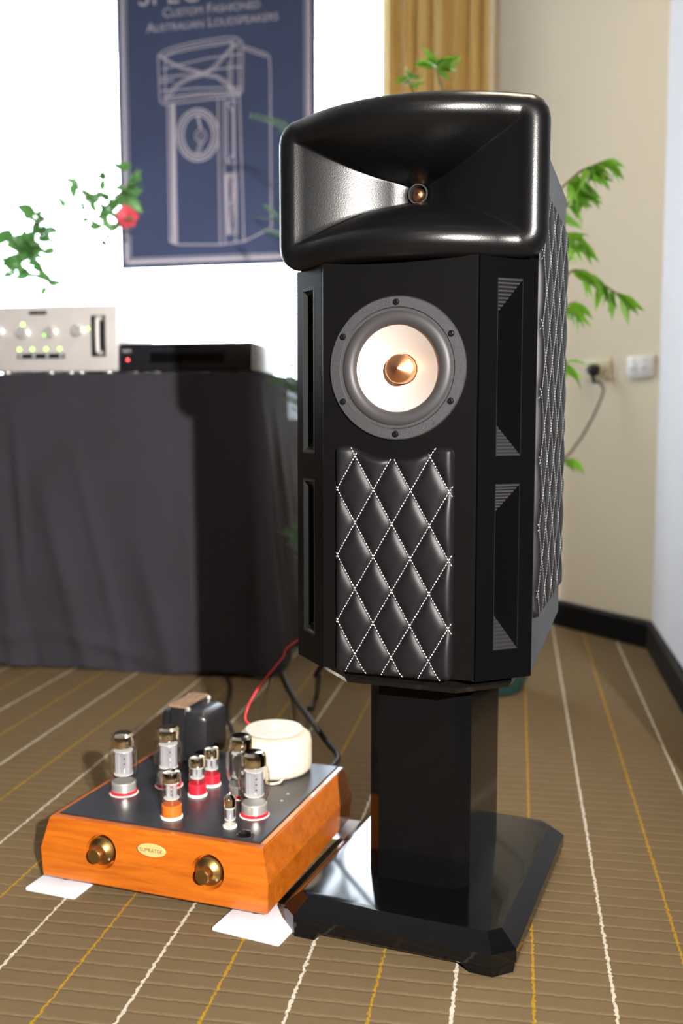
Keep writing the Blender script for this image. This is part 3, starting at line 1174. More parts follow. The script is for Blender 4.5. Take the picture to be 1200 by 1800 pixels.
for i, (z0, hh, lb) in enumerate(((.101, .13, 'grey-fronted unit on the lowest shelf of the cloth-covered rack'), (.361, .09, 'grey-fronted unit on the middle shelf of the cloth-covered rack'), (.601, .09, 'grey-fronted unit on the upper shelf of the cloth-covered rack'))):
    u_ = thing('rack_unit', lb, 'hi-fi unit', RM @ Vector((-.28, .05, z0)), -RY, 'units behind the cloth')
    MB().rbox(-.215, .215, 0.006, .34, 0.004, hh, .004).build('casing', M_BLACK_PLASTIC, u_)
    MB().rbox(-.22, .22, 0, .006, 0.004, hh, .002).build('front_panel', M_SILVER if i < 2 else M_BLACK_PLASTIC, u_)
    for fx in (-.18, .18):
        for fy in (.04, .30):
            MB().lathe([(.012, 0), (.012, .005)], 'Z', 12, (fx, fy, 0)).build('foot', M_BLACK_PLASTIC, u_)

# hanging cloth: front sheet, round the right corner, down the right side
cl = MB()
path = []
NS = 220
total = RW + .12 + .46
for i in range(NS + 1):
    s = total * i / NS
    if s < RW - .01:
        path.append((-RW + s, -.014, s))
    elif s < RW + .03:
        t = (s - RW + .01) / .04
        a = t * math.pi / 2
        path.append((-.010 + .024 * math.sin(a), .010 - .024 * math.cos(a), s))
    else:
        path.append((.014, .010 + (s - RW - .03), s))
NZ = 70
vs, fs = [], []


def fold(s, d):
    w = 0.0
    for (s0_, lean, wid, amp_, d0) in ((.10, .25, .035, .030, .25), (.26, .16, .022, .024, .15), (.42, .22, .030, .030, .35), (.62, .05, .020, .026, .1),
                                       (.72, .22, .030, .030, .3), (.85, .20, .022, .022, .2), (.98, .25, .035, .030, .45), (1.16, .06, .030, .020, .3), (1.44, .10, .03, .03, .1), (1.60, .16, .03, .03, .1), (1.75, .1, .03, .03, .2)):
        k = max(0.0, min(1.0, (d - d0) / .35))
        w += amp_ * k * math.exp(-((s - s0_ - lean * (d - .5)) / wid) ** 2) * (1 - .4 * d)
    for (a_, b_, c_, amp_) in ((.2, .93, 4.0, .02), (.55, .90, -5.0, .018), (.9, .92, 4.5, .02), (.35, .80, 3.0, .014)):
        u = d - b_ - (s - a_) / c_
        w += amp_ * math.exp(-(u / .022) ** 2) * math.exp(-((s - a_) / .16) ** 2)
    return w



for k in range(NZ + 1):
    t = k / NZ
    for (x_, y_, s) in path:
        lat = x_ if s < RW else 0
        dn = t
        w = 0.5 * fold(s, dn) + 0.010 * dn * math.sin(9.0 * s + 2.2 * dn + .7) + 0.006 * dn * math.sin(21 * s - 3.5 * dn) + 0.005 * math.sin(14 * s + 7 * dn) * dn * (1 - dn) * 2
        w += 0.012 * math.exp(-((s - .50 - .10 * dn) / .03) ** 2) * dn      # the fold where two sheets overlap
        w -= 0.010 * math.exp(-((s - .555 - .10 * dn) / .02) ** 2) * dn
        z = RH + .003 - t * (RH - 0.004)
        z += (0.010 * math.sin(5 * s) + .006 * math.sin(17 * s)) * dn ** 6 + .008 * dn ** 6
        out = 0.012 + w + 0.055 * dn ** 1.5 * (1 if s > RW else .35)
        if s < RW - .01:
            vs.append((x_, y_ - out, z))
        elif s < RW + .03:
            a = (s - RW + .01) / .04 * math.pi / 2
            vs.append((x_ + out * math.sin(a), y_ - out * math.cos(a), z))
        else:
            vs.append((x_ + out, y_, z))
m_ = NS + 1
for k in range(NZ):
    for i in range(NS):
        a = k * m_ + i
        fs.append((a, a + m_, a + m_ + 1, a + 1))
cl.add(vs, fs)
cloth = cl.build('black_cloth', M_CLOTH, None, 80, loc=RO, rot=(0, 0, -RY))
tag(cloth, 'plain black cloth hanging in folds to the carpet over the equipment rack', 'cloth')
# thin cover of the same cloth on the rack top
cover = MB().rbox(-RW, .010, -.014, RD, RH, RH + .004, .01).build('top_cloth', M_BLACK_MATTE, None, 30, loc=RO, rot=(0, 0, -RY))
tag(cover, 'flat black cloth lying on top of the equipment rack', 'cloth')
RT = RH + .004

# champagne preamplifier
PR = RM @ Vector((-.665, .015, RT))
pre = thing('preamplifier', 'champagne silver preamplifier with round knobs, green lights and a dark front handle', 'amplifier', PR, -RY)
PW, PH_, PF = .243, .207, .008
MB().rbox(-PW, PW, -.006, .004, PF, PF + PH_ - .010, .003).build('front_panel', M_SILVER, pre)
MB().rbox(-PW + .012, PW - .012, .004, .33, PF + .004, PF + PH_ - .016, .004).build('casing', M_SILVER, pre)
PN = Vector((AY.x, AY.y, 0))
PRM = (Matrix.Translation(PR) @ Matrix.Rotation(-RY, 4, 'Z')).inverted()


def pf(u, v):
    p = PRM @ on_plane(u, v, PR - PN * .006, PN)
    return p.x, p.z


kz = None
for (u, v) in ((-3, 583), (42, 585), (90, 583), (138, 581)):
    x_, z_ = pf(u, v)
    MB().lathe([(.0195, -.006), (.0190, -.010), (.0172, -.011), (.0168, -.026), (.0155, -.028), (0, -.028)], 'Y', 28, (x_, 0, z_)).build('knob', M_KNOB, pre)
for (u, v) in ((40, 570), (79, 588), (154, 578), (34, 614.5), (57, 614), (81, 613.5), (105, 613)):
    x_, z_ = pf(u, v)
    MB().lathe([(.0042, -.0055), (.0042, -.0075), (.0025, -.0088), (0, -.009)], 'Y', 14, (x_, 0, z_)).build('indicator_light', M_LED_G, pre)
(xa, za), (xb, zb_) = pf(31, 631), pf(114, 621)
MB().rbox(xa, xb, -.0085, -.005, za, zb_, .0015).build('button_strip', M_BLACK_PLASTIC, pre)
for k in range(4):
    xx = xa + (xb - xa) * (.07 + .285 * k)
    MB().rbox(xx - .004, xx + .004, -.012, -.008, za + .003, zb_ - .003, .001).build('button', M_KNOB, pre)
(xa, za), (xb, zb_) = pf(51, 553.5), pf(82, 546.5)
MB().rbox(xa, xb, -.0078, -.005, za, zb_, .001).build('badge', M_BLACK_PLASTIC, pre)
(xa, za), (xb, zb_) = pf(161, 627), pf(184, 554)
MB().rbox(xa, xb + .002, -.0075, -.005, za, zb_, .002).build('handle_backing', M_BLACK_PLASTIC, pre)
xh = xb - .012
MB().tube(smooth_path([(xh, -.006, zb_ - .010), (xh, -.030, zb_ - .012), (xh, -.036, zb_ - .022), (xh, -.036, za + .022), (xh, -.030, za + .012), (xh, -.006, za + .010)], 6), .0065, 12).build('handle', M_SILVER, pre)
for (u, v) in ((195, 561), (198, 620)):
    x_, z_ = pf(u, v)
    MB().lathe([(.0032, -.005), (.0032, -.0075), (0, -.008)], 'Y', 10, (x_, 0, z_)).build('rack_screw', M_STEEL, pre)
for fx in (-.20, -.135, .01, .075, .11, .20):
    for fy in (.03, .28):
        MB().lathe([(.013, 0), (.017, .004), (.017, .007), (.014, PF + .006)], 'Z', 20, (fx, fy, 0)).build('foot', M_STEEL, pre)

# black disc player
DP = RM @ Vector((-.209, .012, RT))
dp = thing('disc_player', 'flat black disc player with a small red light on the cloth-covered rack', 'disc player', DP, -RY)
DW, DH = .206, .079
MB().rbox(-DW, DW, 0, .30, .006, .010 + DH, .004).build('casing', M_BLACK_PLASTIC, dp)
MB().rbox(-DW, DW, -.006, .0, .007, .009 + DH, .002).build('front_panel', M_BLACK_PLASTIC, dp)
MB().rbox(-.11, .12, -.0075, -.005, .030, .062, .001).build('display', M_BLACK_GLOSS, dp)
MB().lathe([(.0040, -.0055), (.0040, -.0075), (0, -.0085)], 'Y', 12, (-.180, 0, .040)).build('standby_light', M_LED_R, dp)
tm = text_mesh('oppo', 0.014)
tm.materials.append(M_PRINT)
to = bpy.data.objects.new('lettering', tm)
COL.objects.link(to)
to.parent = dp
to.location = (-.183, -.0066, .064)
to.rotation_euler = (math.pi / 2, 0, 0)
for fx in (-.17, -.10, .05, .17):
    for fy in (.03, .26):
        MB().lathe([(.013, 0), (.014, .003), (.012, .012)], 'Z', 16, (fx, fy, 0)).build('foot', M_STEEL, dp)

# ------------------------------------------------------------------ banner in front of the window
BYAW = math.radians(13.0)
BAX = Vector((math.cos(BYAW), -math.sin(BYAW), 0))
BN = Vector((math.sin(BYAW), math.cos(BYAW), 0))
BO = at_y(213, 474, 3.95)                                # lower left corner
ban = thing('hanging_banner', 'navy blue banner printed with a white line drawing of a loudspeaker', 'banner', BO, -BYAW)


def bp_(u, v):
    p = on_plane(u, v, BO, BN) - BO
    return p.dot(BAX), p.z


BWID = bp_(555, 300)[0]
BHEI = 1.32
sheet = MB()
vs, fs = [], []
nx, nz = 24, 30
for side in (0, .0022):
    for k in range(nz + 1):
        for i in range(nx + 1):
            vs.append((BWID * i / nx, side, BHEI * k / nz))
q_ = (nx + 1) * (nz + 1)
for k in range(nz):
    for i in range(nx):
        a = k * (nx + 1) + i
        fs.append((a, a + 1, a + nx + 2, a + nx + 1))
        fs.append((q_ + a, q_ + a + nx + 1, q_ + a + nx + 2, q_ + a + 1))
sheet.add(vs, fs)
sheet.build('fabric', M_BANNER, ban, 0)
MB().tube([(-.03, 0, BHEI), (BWID + .03, 0, BHEI)], .011, 12).build('top_rail', M_STEEL, ban)
for xx in (.06, BWID - .06):
    MB().tube([(xx, 0, BHEI), (xx, 0, H_ROOM - BO.z + .004)], .0016, 6).build('cord', M_STEEL, ban)


def ribbon(mb, pts, w=.0035, close=False, dy=-.0012):
    if close:
        pts = pts + [pts[0]]
    for (x0, z0), (x1, z1) in zip(pts, pts[1:]):
        d = Vector((x1 - x0, z1 - z0))
        if d.length < 1e-6:
            continue
        d.normalize()
        n = Vector((-d.y, d.x)) * w / 2
        e = d * w * .4
        mb.add([(x0 - e.x - n.x, dy, z0 - e.y - n.y), (x1 + e.x - n.x, dy, z1 + e.y - n.y), (x1 + e.x + n.x, dy, z1 + e.y + n.y), (x0 - e.x + n.x, dy, z0 - e.y + n.y)], [(0, 1, 2, 3)])


def cz(x, y):
    """crop coordinates of the banner close-up -> banner plane"""
    return bp_(180 + x * .41667, y * .41667)


br = MB()
bi = .026
ribbon(br, [(bi, bi), (BWID - bi, bi), (BWID - bi, BHEI - bi), (bi, BHEI - bi)], .014, True)
ribbon(br, [(bi + .016, bi + .014), (BWID - bi - .016, bi + .014), (BWID - bi - .016, BHEI - bi - .014), (bi + .016, BHEI - bi - .014)], .003, True)
br.build('printed_border', M_PRINT, ban, 0)
dw = MB()
L_ = [
    [(235, 235), (260, 213), (330, 190), (430, 170), (520, 157), (565, 158), (588, 175), (592, 200), (590, 388), (575, 405), (430, 422), (285, 440), (258, 442), (242, 425), (235, 235)],
    [(250, 248), (300, 224), (400, 203), (545, 180), (562, 200)],
    [(240, 240), (330, 205), (430, 185), (560, 170)],
    [(240, 235), (280, 265), (340, 292), (425, 312)], [(252, 240), (300, 268), (350, 285), (425, 306)],
    [(425, 312), (465, 285), (510, 235), (560, 180)], [(432, 316), (480, 285), (525, 230), (572, 182)],
    [(425, 312), (350, 332), (300, 365), (262, 425)], [(425, 320), (365, 335), (315, 365), (280, 415)],
    [(425, 312), (480, 318), (525, 345), (572, 392)], [(430, 320), (480, 328), (520, 355), (560, 395)],
    [(255, 292), (330, 272), (450, 245), (590, 228)], [(245, 330), (330, 318), (430, 312)], [(430, 300), (500, 290), (590, 280)], [(240, 345), (300, 340)],
    [(250, 385), (400, 372), (590, 368)], [(258, 412), (400, 395), (585, 385)], [(262, 428), (400, 405), (580, 398)],
    [(265, 255), (266, 430)], [(545, 175), (546, 398)], [(533, 260), (534, 395)], [(575, 175), (576, 400)],
    [(590, 192), (690, 226), (704, 240), (708, 300), (712, 962)], [(590, 205), (690, 240)],
    [(275, 442), (285, 1020)], [(288, 442), (297, 1022)], [(303, 442), (315, 1032)],
    [(488, 420), (497, 1030)], [(512, 418), (518, 1028)], [(555, 412), (562, 1022)], [(578, 406), (597, 1015)],
    [(283, 1000), (290, 1022), (318, 1032), (500, 1032), (600, 1018), (712, 962)],
    [(525, 430), (550, 470), (552, 650), (526, 690), (525, 430)], [(525, 430), (560, 425), (550, 470)], [(526, 690), (562, 690), (552, 650)],
    [(525, 735), (565, 732), (567, 985), (527, 988), (525, 735)], [(535, 735), (548, 800), (545, 900), (537, 985)], [(530, 745), (555, 745)], [(532, 970), (556, 970)], [(540, 860), (560, 800)],
    [(400, 492), (414, 548)], [(418, 548), (405, 492)], [(412, 600), (396, 650)], [(424, 600), (405, 652)],
]
for pl_ in L_:
    ribbon(dw, [cz(*p) for p in pl_], .0042)


def ell(cx, cy, rx, ry, w):
    ribbon(dw, [cz(cx + rx * math.cos(a), cy + ry * math.sin(a)) for a in [2 * math.pi * i / 36 for i in range(36)]], w, True)


ell(403, 570, 88, 110, .006)
ell(403, 570, 76, 98, .006)
ell(403, 570, 62, 84, .007)
ell(415, 573, 24, 26, .006)
ell(415, 573, 11, 12, .005)
for (xa, ya, xb, yb, w) in ((297, 445, 305, 1025, .010), (523, 740, 530, 985, .012), (555, 735, 564, 985, .010)):
    ribbon(dw, [cz(xa, ya), cz(xb, yb)], w)
dw.build('printed_drawing', M_PRINT, ban, 0)


def banner_text(body, u0, v0, u1, v1, size, caps=True, sp=1.0):
    xa, za = bp_(u0, v0)
    xb, zb2 = bp_(u1, v1)
    me = text_mesh(body, size, caps, sp)
    xs = [v.co.x for v in me.vertices]
    w = max(xs) - min(xs)
    k = (xb - xa) / w
    mx = (max(xs) + min(xs)) / 2
    for v in me.vertices:
        v.co.x = (v.co.x - mx) * k
        v.co.y = v.co.y * k
    me.materials.append(M_PRINT)
    o = bpy.data.objects.new('lettering', me)
    COL.objects.link(o)
    o.parent = ban
    o.location = ((xa + xb) / 2, -.0014, (za + zb2) / 2)
    o.rotation_euler = (math.pi / 2, -math.atan2(zb2 - za, xb - xa), 0)


banner_text('Custom Fashioned', 287, 31, 457, 14, .05)
banner_text('Australian Loudspeakers', 258, 58, 489, 35, .05)
banner_text('SPEC', 244, 11, 350, 2, .08, False, 1.1)

# ------------------------------------------------------------------ curtain
c0 = at_y(857, 300, 4.06)
c1 = c0 - AX * 0.43
cu = MB()
NC = 150
ZC0, ZC1 = 0.02, 2.94
vs, fs = [], []
for k in range(13):
    t = k / 12
    z = ZC0 + (ZC1 - ZC0) * t
    for i in range(NC + 1):
        s = .43 * i / NC
        ph = 2 * math.pi * (s / .062) + 1.2 * math.sin(9 * s + 1.0) + .15 * math.sin(3 * t)
        dpt = .022 * math.sin(ph) + .010 * math.sin(2.3 * ph + .6) + .006 * math.sin(31 * s + 2 * t)
        p = c0 - AX * s - AY * dpt
        vs.append((p.x, p.y, z))
for k in range(12):
    for i in range(NC):
        a = k * (NC + 1) + i
        fs.append((a, a + NC + 1, a + NC + 2, a + 1))
cu.add(vs, fs)
curt = cu.build('curtain', M_CURTAIN, None, 80)
sol = curt.modifiers.new('thick', 'SOLIDIFY')
sol.thickness = .002
tag(curt, 'gathered golden yellow curtain at the edge of the window', 'curtain')

# ------------------------------------------------------------------ wall plates and the mains plug
AN = Vector((-ADIR.y, ADIR.x, 0))                        # into the room
AXW = -ADIR                                              # along the wall, to the right in the picture
wrz = math.atan2(AXW.y, AXW.x)


def on_wall(u, v):
    return on_plane(u, v, K1, AN)


p = on_wall(1127, 645)
sw = thing('double_socket', 'white double power socket on the cream wall near the room corner', 'socket', p, wrz)
MB().rbox(-.056, .056, -.012, -.001, -.036, .036, .004).build('plate', M_PLASTIC_W, sw, loc=(0, 0, 0))
for xx in (-.028, .022):
    MB().rbox(xx - .018, xx + .018, -.0135, -.011, -.022, .014, .003).build('outlet', M_PLASTIC_W, sw)
    for q in (-.006, .006):
        MB().box(xx + q - .0012, xx + q + .0012, -.0140, -.0134, -.010, .002).build('slot', M_DARKHOLE, sw, 0)
for xx in (-.028, .022):
    MB().rbox(xx - .006, xx + .006, -.0155, -.0115, .018, .028, .001).build('switch', M_PLASTIC_W, sw)
p = on_wall(1052, 650)
so_ = thing('single_socket', 'cream wall socket holding a black mains plug', 'socket', p, wrz)
MB().rbox(-.056, .056, -.012, -.001, -.036, .036, .004).build('plate', M_PLASTIC_C, so_)
MB().rbox(-.020, .020, -.0135, -.011, -.022, .022, .003).build('outlet', M_PLASTIC_C, so_)
pg = thing('mains_cord', 'black mains plug with an olive cord trailing down the cream wall', 'cord', p, wrz)
MB().lathe([(.021, -.0145), (.022, -.020), (.020, -.040), (.014, -.048), (0, -.050)], 'Y', 24).build('plug', M_CORD, pg)
MB().tube([(.006, -.034, -.008), (.012, -.036, -.030), (.014, -.034, -.048)], [.012, .008, .005], 10).build('strain_relief', M_CORD, pg)
PGI = (Matrix.Translation(p) @ Matrix.Rotation(wrz, 4, 'Z')).inverted()
cpts = [(.012, -.036, -.034)]
for (u, v, off) in ((1060, 682, .036), (1050, 715, .05), (1030, 755, .07), (1010, 785, .10), (988, 806, .14)):
    w_ = on_plane(u, v, K1 + AN * off, AN)
    cpts.append(PGI @ w_)
cpts += [PGI @ Vector((0.60, 3.50, .55)), PGI @ Vector((0.38, 3.52, .22)), PGI @ Vector((0.20, 3.45, .006)), PGI @ Vector((0.10, 3.38, .006))]
MB().tube(smooth_path(cpts, 8), .0042, 8).build('cord', M_GREYCORD, pg)

# ------------------------------------------------------------------ leads on the floor
def cable(name, pts, r, mat, label, cat='cable'):
    o = MB().tube(smooth_path(pts, 10), r, 8).build(name, mat, None, 60)
    return tag(o, label, cat)


TW = AM @ Vector((toro_root.location.x, toro_root.location.y, PZ0 + .07))
SPM = Matrix.Translation(SORG) @ Matrix.Rotation(-SYAW, 4, 'Z')
sp_back = SPM @ Vector((-.05, .375, .50))
yb = TW.y + .06
cable('red_wire', [AM @ Vector((toro_root.location.x - .045, toro_root.location.y + .050, PZ0 + .055)), at_y(433, 1268, yb + .02), at_y(436, 1242, yb + .03), at_y(455, 1208, yb + .06), at_y(495, 1158, 1.86), at_y(530, 1122, 1.84), sp_back],
      .0020, M_REDWIRE, 'thin red wire rising from the cream transformer to the loudspeaker', 'wire')
cable('black_wire', [AM @ Vector((toro_root.location.x - .02, toro_root.location.y + .055, PZ0 + .055)), at_y(460, 1262, yb + .04), at_y(462, 1235, yb + .07), at_y(475, 1195, yb + .10), at_y(497, 1152, 1.9), at_y(535, 1120, 1.86), sp_back + Vector((.02, 0, .02))],
      .0012, M_CORD, 'thin black wire rising from behind the cream transformer', 'wire')
e0 = AM @ Vector((.150, AD + .004, .090))
cable('power_cord', [e0, at_y(594, 1332, 1.93), at_y(575, 1305, 1.98), at_y(545, 1264, 2.05), on_z(520, 1232, .02), on_z(502, 1197, .012), on_z(496, 1178, .010), on_z(500, 1162, .008)],
      .0062, M_CORD, 'thick black power cord running from the amplifier back towards the rack', 'cable')
cable('speaker_cable', [on_z(543, 1246, .007), on_z(556, 1225, .007), at_y(560, 1190, 2.15), at_y(566, 1170, 2.08), SPM @ Vector((-.10, .372, .52))],
      .0062, M_CORD, 'black cable hanging from the loudspeaker down to the carpet', 'cable')
cable('rack_cable', [on_z(392, 1180, .008), on_z(404, 1200, .007), on_z(403, 1225, .006), on_z(398, 1250, .006), on_z(410, 1290, .006)],
      .0050, M_CORD, 'black cable lying on the carpet below the cloth', 'cable')


# ------------------------------------------------------------------ plants
def leaf_mesh(name, L, W, curl, mat, droop=.25, nseg=6):
    mb = MB()
    rows = []
    for k in range(nseg + 1):
        t = k / nseg
        w = W * math.sin(math.pi * min(1, t ** .8 * .97 + .03)) * (1 - .25 * t)
        x = L * t
        z = -droop * L * t * t
        rows.append([(x, -w / 2, z + curl * w), (x, 0, z), (x, w / 2, z + curl * w)])
    vs = [p for r in rows for p in r]
    fs = []
    for k in range(nseg):
        for i in range(2):
            a = k * 3 + i
            fs.append((a, a + 3, a + 4, a + 1))
    mb.add(vs, fs)
    me = bpy.data.meshes.new(name)
    me.from_pydata(mb.v, [], mb.f)
    me.materials.append(mat)
    me.polygons.foreach_set('use_smooth', [True] * len(me.polygons))
    me.update()
    return me


def frond_mesh(name, L, mat, n=9, ang=38, lw=.0055, ll=.036):
    mb = MB()
    mb.tube([(0, 0, 0), (L * .5, 0, -.04 * L), (L, 0, -.2 * L)], [.0016, .0012, .0006], 5)
    for k in range(n):
        t = .15 + .85 * k / (n - 1)
        x, z = L * t, -.2 * L * t * t
        l2 = ll * (1 - .45 * t)
        for s in (-1, 1):
            a = math.radians(ang) * s
            dx, dy = math.cos(a) * l2, math.sin(a) * l2
            nx, ny = -math.sin(a) * lw, math.cos(a) * lw
            mb.add([(x, 0, z), (x + dx * .5 + nx, dy * .5 + ny, z + .003), (x + dx, dy, z - .004), (x + dx * .5 - nx, dy * .5 - ny, z + .003)], [(0, 1, 2, 3)])
    me = bpy.data.meshes.new(name)
    me.from_pydata(mb.v, [], mb.f)
    me.materials.append(mat)
    me.update()
    return me


def put(mesh, name, parent, pos, direc, roll, scale):
    o = bpy.data.objects.new(name, mesh)
    COL.objects.link(o)
    o.parent = parent
    x = Vector(direc).normalized()
    y = Vector((0, 0, 1)).cross(x)
    if y.length < 1e-3:
        y = Vector((0, 1, 0))
    y.normalize()
    z = x.cross(y)
    R = Matrix((x, y, z)).transposed() @ Matrix.Rotation(roll, 3, 'X')
    o.rotation_euler = R.to_euler()
    o.location = pos
    o.scale = (scale,) * 3
    return o


# tall potted plant behind the loudspeaker
PP = Vector((0.425, 2.80, 0))
plant = thing('potted_plant', 'tall potted plant with bright green drooping pointed leaves behind the loudspeaker', 'plant', PP)
MB().lathe([(.085, 0), (.098, .010), (.125, .12), (.135, .22), (.142, .23), (.142, .25), (.128, .25), (.124, .225), (0, .225)], 'Z', 40).build('pot', M_POT, plant)
MB().lathe([(.122, .224), (.08, .232), (0, .235)], 'Z', 24).build('soil', M_SOIL, plant)
LM = [leaf_mesh('leaf', .076, .022, .25, M_LEAF, .22), leaf_mesh('leaf', .068, .022, .18, M_LEAF, .4), leaf_mesh('leaf', .058, .017, .3, M_LEAF, .1)]


def branch(parent, org, pxs, ybase, n, spread, lm, rr=(.006, .0016), sc=(.75, 1.15), down=.8, dens_from=.0, ydrift=0.0, start=None, side=(1, 0)):
    pts = []
    if start is not None:
        pts += [Vector(s) for s in start]
    for i, (u, v) in enumerate(pxs):
        pts.append(at_y(u, v, ybase + ydrift * i + random.uniform(-.03, .03)) - org)
    sp = smooth_path(pts, 8)
    rad = [rr[0] + (rr[1] - rr[0]) * i / (len(sp) - 1) for i in range(len(sp))]
    MB().tube(sp, rad, 6).build('stem', M_STEM, parent, 60)
    i0 = int(len(sp) * dens_from)
    for k in range(n):
        i = i0 + int((len(sp) - 1 - i0) * (k + random.random() * .6) / n)
        i = min(i, len(sp) - 2)
        t = (sp[i + 1] - sp[i]).normalized()
        a = random.uniform(0, 2 * math.pi)
        dv = t * .5 + Vector((math.cos(a) * spread, math.sin(a) * spread * .8, -down * random.uniform(.3, 1.1)))
        dv += Vector((side[0], 0, side[1])) * random.uniform(0, .5)
        put(random.choice(lm), 'leaf', parent, sp[i], dv, random.choice((-1, 1)) * random.uniform(.3, 1.5), random.uniform(*sc))


base = [(0, 0, .23), (.02, .0, .7)]
branch(plant, PP, [(930, 420), (975, 345), (1015, 305), (1045, 290), (1068, 280)], 2.62, 30, .55, LM, start=base, dens_from=.58, side=(.5, -.2))
branch(plant, PP, [(950, 470), (985, 385), (1005, 345), (1028, 325)], 2.66, 28, .6, LM, start=base, dens_from=.60, side=(.3, -.4))
branch(plant, PP, [(955, 560), (985, 500), (1010, 475), (1045, 490), (1078, 512), (1095, 520)], 2.64, 36, .55, LM, start=base, dens_from=.55, side=(.4, -.3))
branch(plant, PP, [(950, 500), (980, 430), (1000, 410), (1020, 425)], 2.60, 26, .6, LM, start=base, dens_from=.60, side=(.2, -.5))
branch(plant, PP, [(955, 600), (985, 545), (1012, 530)], 2.60, 14, .6, LM, start=base, dens_from=.7, side=(.2, -.5))
branch(plant, PP, [(960, 690), (985, 648), (996, 636)], 2.60, 8, .4, LM, start=base, dens_from=.78, side=(.1, -.9))
branch(plant, PP, [(960, 850), (985, 812), (1008, 806)], 2.62, 8, .5, LM, start=[(0, 0, .23), (.03, 0, .45)], dens_from=.78, sc=(.6, .9), side=(.5, -.3))
branch(plant, PP, [(820, 350), (790, 200), (768, 125), (772, 108)], 2.68, 18, .8, LM, start=base, dens_from=.80, sc=(.7, 1.0), down=.45, side=(0, .1))
branch(plant, PP, [(800, 350), (745, 215), (722, 152), (716, 134)], 2.68, 12, .8, LM, start=base, dens_from=.80, sc=(.5, .8), down=.45, side=(0, .1))

branch(plant, PP, [(900, 620), (880, 520), (860, 430)], 2.78, 24, .8, LM, start=base, dens_from=.35, down=.5, side=(0, -.2))
branch(plant, PP, [(860, 760), (840, 640), (810, 560)], 2.82, 22, .8, LM, start=[(0, 0, .23), (-.01, 0, .5)], dens_from=.35, down=.5, side=(0, -.2))

# feathery grey-green plant between the rack and the loudspeaker
P2 = Vector((0.03, 3.12, 0))
fern = thing('feathery_plant', 'feathery grey-green plant in a pot between the rack and the loudspeaker', 'plant', P2)
MB().lathe([(.075, 0), (.085, .010), (.105, .16), (.112, .17), (.112, .185), (.100, .185), (.098, .165), (0, .165)], 'Z', 32).build('pot', M_POT, fern)
MB().lathe([(.097, .164), (.05, .170), (0, .172)], 'Z', 20).build('soil', M_SOIL, fern)
FM = [frond_mesh('leaf', .16, M_LEAF_D), frond_mesh('leaf', .12, M_LEAF_D, 8, 45)]


def fbranch(pxs, y0, n, sc=(.7, 1.2), up=.2):
    pts = [Vector((0, 0, .17))] + [at_y(u, v, y0) - P2 for (u, v) in pxs]
    sp = smooth_path(pts, 8)
    MB().tube(sp, [.005 - .0035 * i / (len(sp) - 1) for i in range(len(sp))], 6).build('stem', M_STEM, fern, 60)
    for k in range(n):
        i = int((len(sp) - 2) * (.60 + .4 * k / max(1, n - 1)))
        t = (sp[i + 1] - sp[i]).normalized()
        a = random.uniform(0, 2 * math.pi)
        dv = t * .6 + Vector((math.cos(a) * .6 - .35, math.sin(a) * .4, random.uniform(-.3, .3) + up))
        put(random.choice(FM), 'leaf', fern, sp[i], dv, random.uniform(-1.2, 1.2), random.uniform(*sc))


fbranch([(560, 800), (545, 500), (535, 290), (515, 225)], 3.05, 5, (.5, .8))
fbranch([(560, 850), (540, 600), (510, 420), (490, 385)], 3.0, 5, (.4, .7))
fbranch([(560, 900), (550, 760), (535, 690), (522, 650)], 3.0, 12, (.4, .7))
fbranch([(560, 900), (552, 780), (538, 710), (524, 685)], 2.98, 10, (.4, .7))
fbranch([(558, 1050), (545, 980), (525, 940)], 2.98, 10, (.35, .6))

# flowers on the rack, behind the preamplifier
P3 = RM @ Vector((-.66, .395, RT))
fl_ = thing('flower_arrangement', 'loose leafy branches with one coral red bloom behind the silver preamplifier', 'flowers', P3)
MB().lathe([(.035, 0), (.045, .008), (.055, .07), (.040, .13), (.030, .15), (.034, .16), (.029, .16), (.026, .15), (0, .14)], 'Z', 28).build('vase', M_POT, fl_)
LF = [leaf_mesh('leaf', .080, .052, .2, M_LEAF_F, .2), leaf_mesh('leaf', .066, .036, .25, M_LEAF_F, .3)]
vs0 = [(0, 0, .14)]
YF = P3.y
branch(fl_, P3, [(130, 440), (165, 390), (195, 350), (215, 335), (243, 318)], YF, 26, .7, LF, (.003, .0012), (.5, .95), .3, .35, start=vs0)
branch(fl_, P3, [(110, 470), (85, 420), (70, 400), (62, 375)], YF, 24, .7, LF, (.003, .0012), (.5, 1.0), .3, .35, start=vs0)
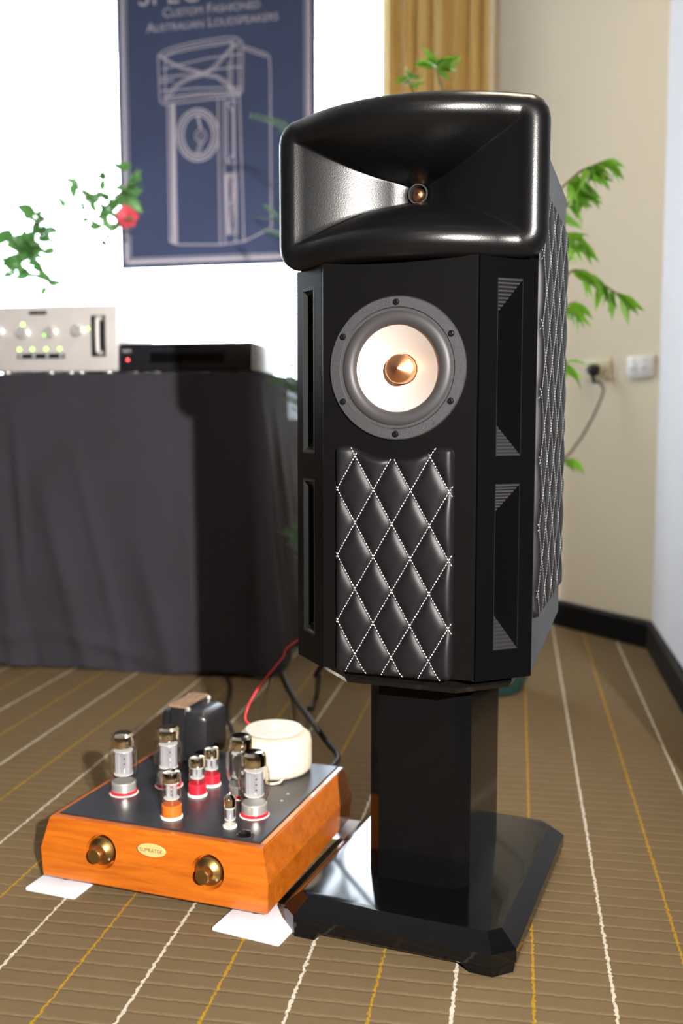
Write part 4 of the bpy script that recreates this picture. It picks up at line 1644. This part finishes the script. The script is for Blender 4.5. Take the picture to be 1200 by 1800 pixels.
branch(fl_, P3, [(95, 500), (60, 450), (40, 430), (15, 415)], YF, 34, .7, LF, (.003, .0012), (.5, 1.2), .4, .35, start=vs0)
branch(fl_, P3, [(95, 505), (55, 480), (25, 468), (0, 465)], YF - .03, 18, .7, LF, (.003, .0012), (.4, .9), .4, .4, start=vs0)
branch(fl_, P3, [(140, 430), (150, 370), (150, 330), (195, 292)], YF, 16, .7, LF, (.003, .0012), (.3, .7), .3, .35, start=vs0)
branch(fl_, P3, [(150, 470), (185, 420), (205, 390), (218, 382)], YF, 12, .6, LF, (.003, .0012), (.4, .7), .3, .4, start=vs0)
for (u, v, n_, r_) in ((48, 430, 16, 26), (62, 400, 9, 18), (30, 465, 8, 20), (12, 470, 5, 14), (85, 500, 4, 12), (175, 350, 7, 16), (190, 372, 6, 12), (155, 345, 4, 12), (118, 360, 3, 10), (243, 320, 3, 8), (228, 352, 4, 8), (200, 290, 2, 6), (135, 320, 3, 16)):
    for k in range(n_):
        c_ = at_y(u + random.gauss(0, r_ * .5), v + random.gauss(0, r_ * .5), YF + random.uniform(-.03, .03)) - P3
        a = random.uniform(0, 2 * math.pi)
        put(random.choice(LF), 'leaf', fl_, c_, (math.cos(a), random.uniform(-.3, .3), math.sin(a) * .8), random.choice((-1, 1)) * random.uniform(.9, 1.5), random.uniform(.45, .85))
pc = at_y(224, 382, YF) - P3
pt = MB()
for ring_, (n_, rr_, tilt) in enumerate(((7, .042, .9), (6, .034, .45), (5, .022, .1))):
    for k in range(n_):
        a = 2 * math.pi * (k + .5 * ring_) / n_
        d = Vector((math.cos(a), -.35, math.sin(a)))
        s_ = Vector((-math.sin(a), 0, math.cos(a))) * rr_ * .55
        o_ = Vector((0, -.012 * ring_, 0))
        mid = o_ + d * rr_ * .6 + Vector((0, -.010, 0))
        tip = o_ + d * rr_ + Vector((0, .004 * tilt, 0))
        pt.add([o_, mid - s_, tip, mid + s_], [(0, 1, 2, 3)])
pt.build('bloom', M_PETAL, fl_, 60, loc=pc)
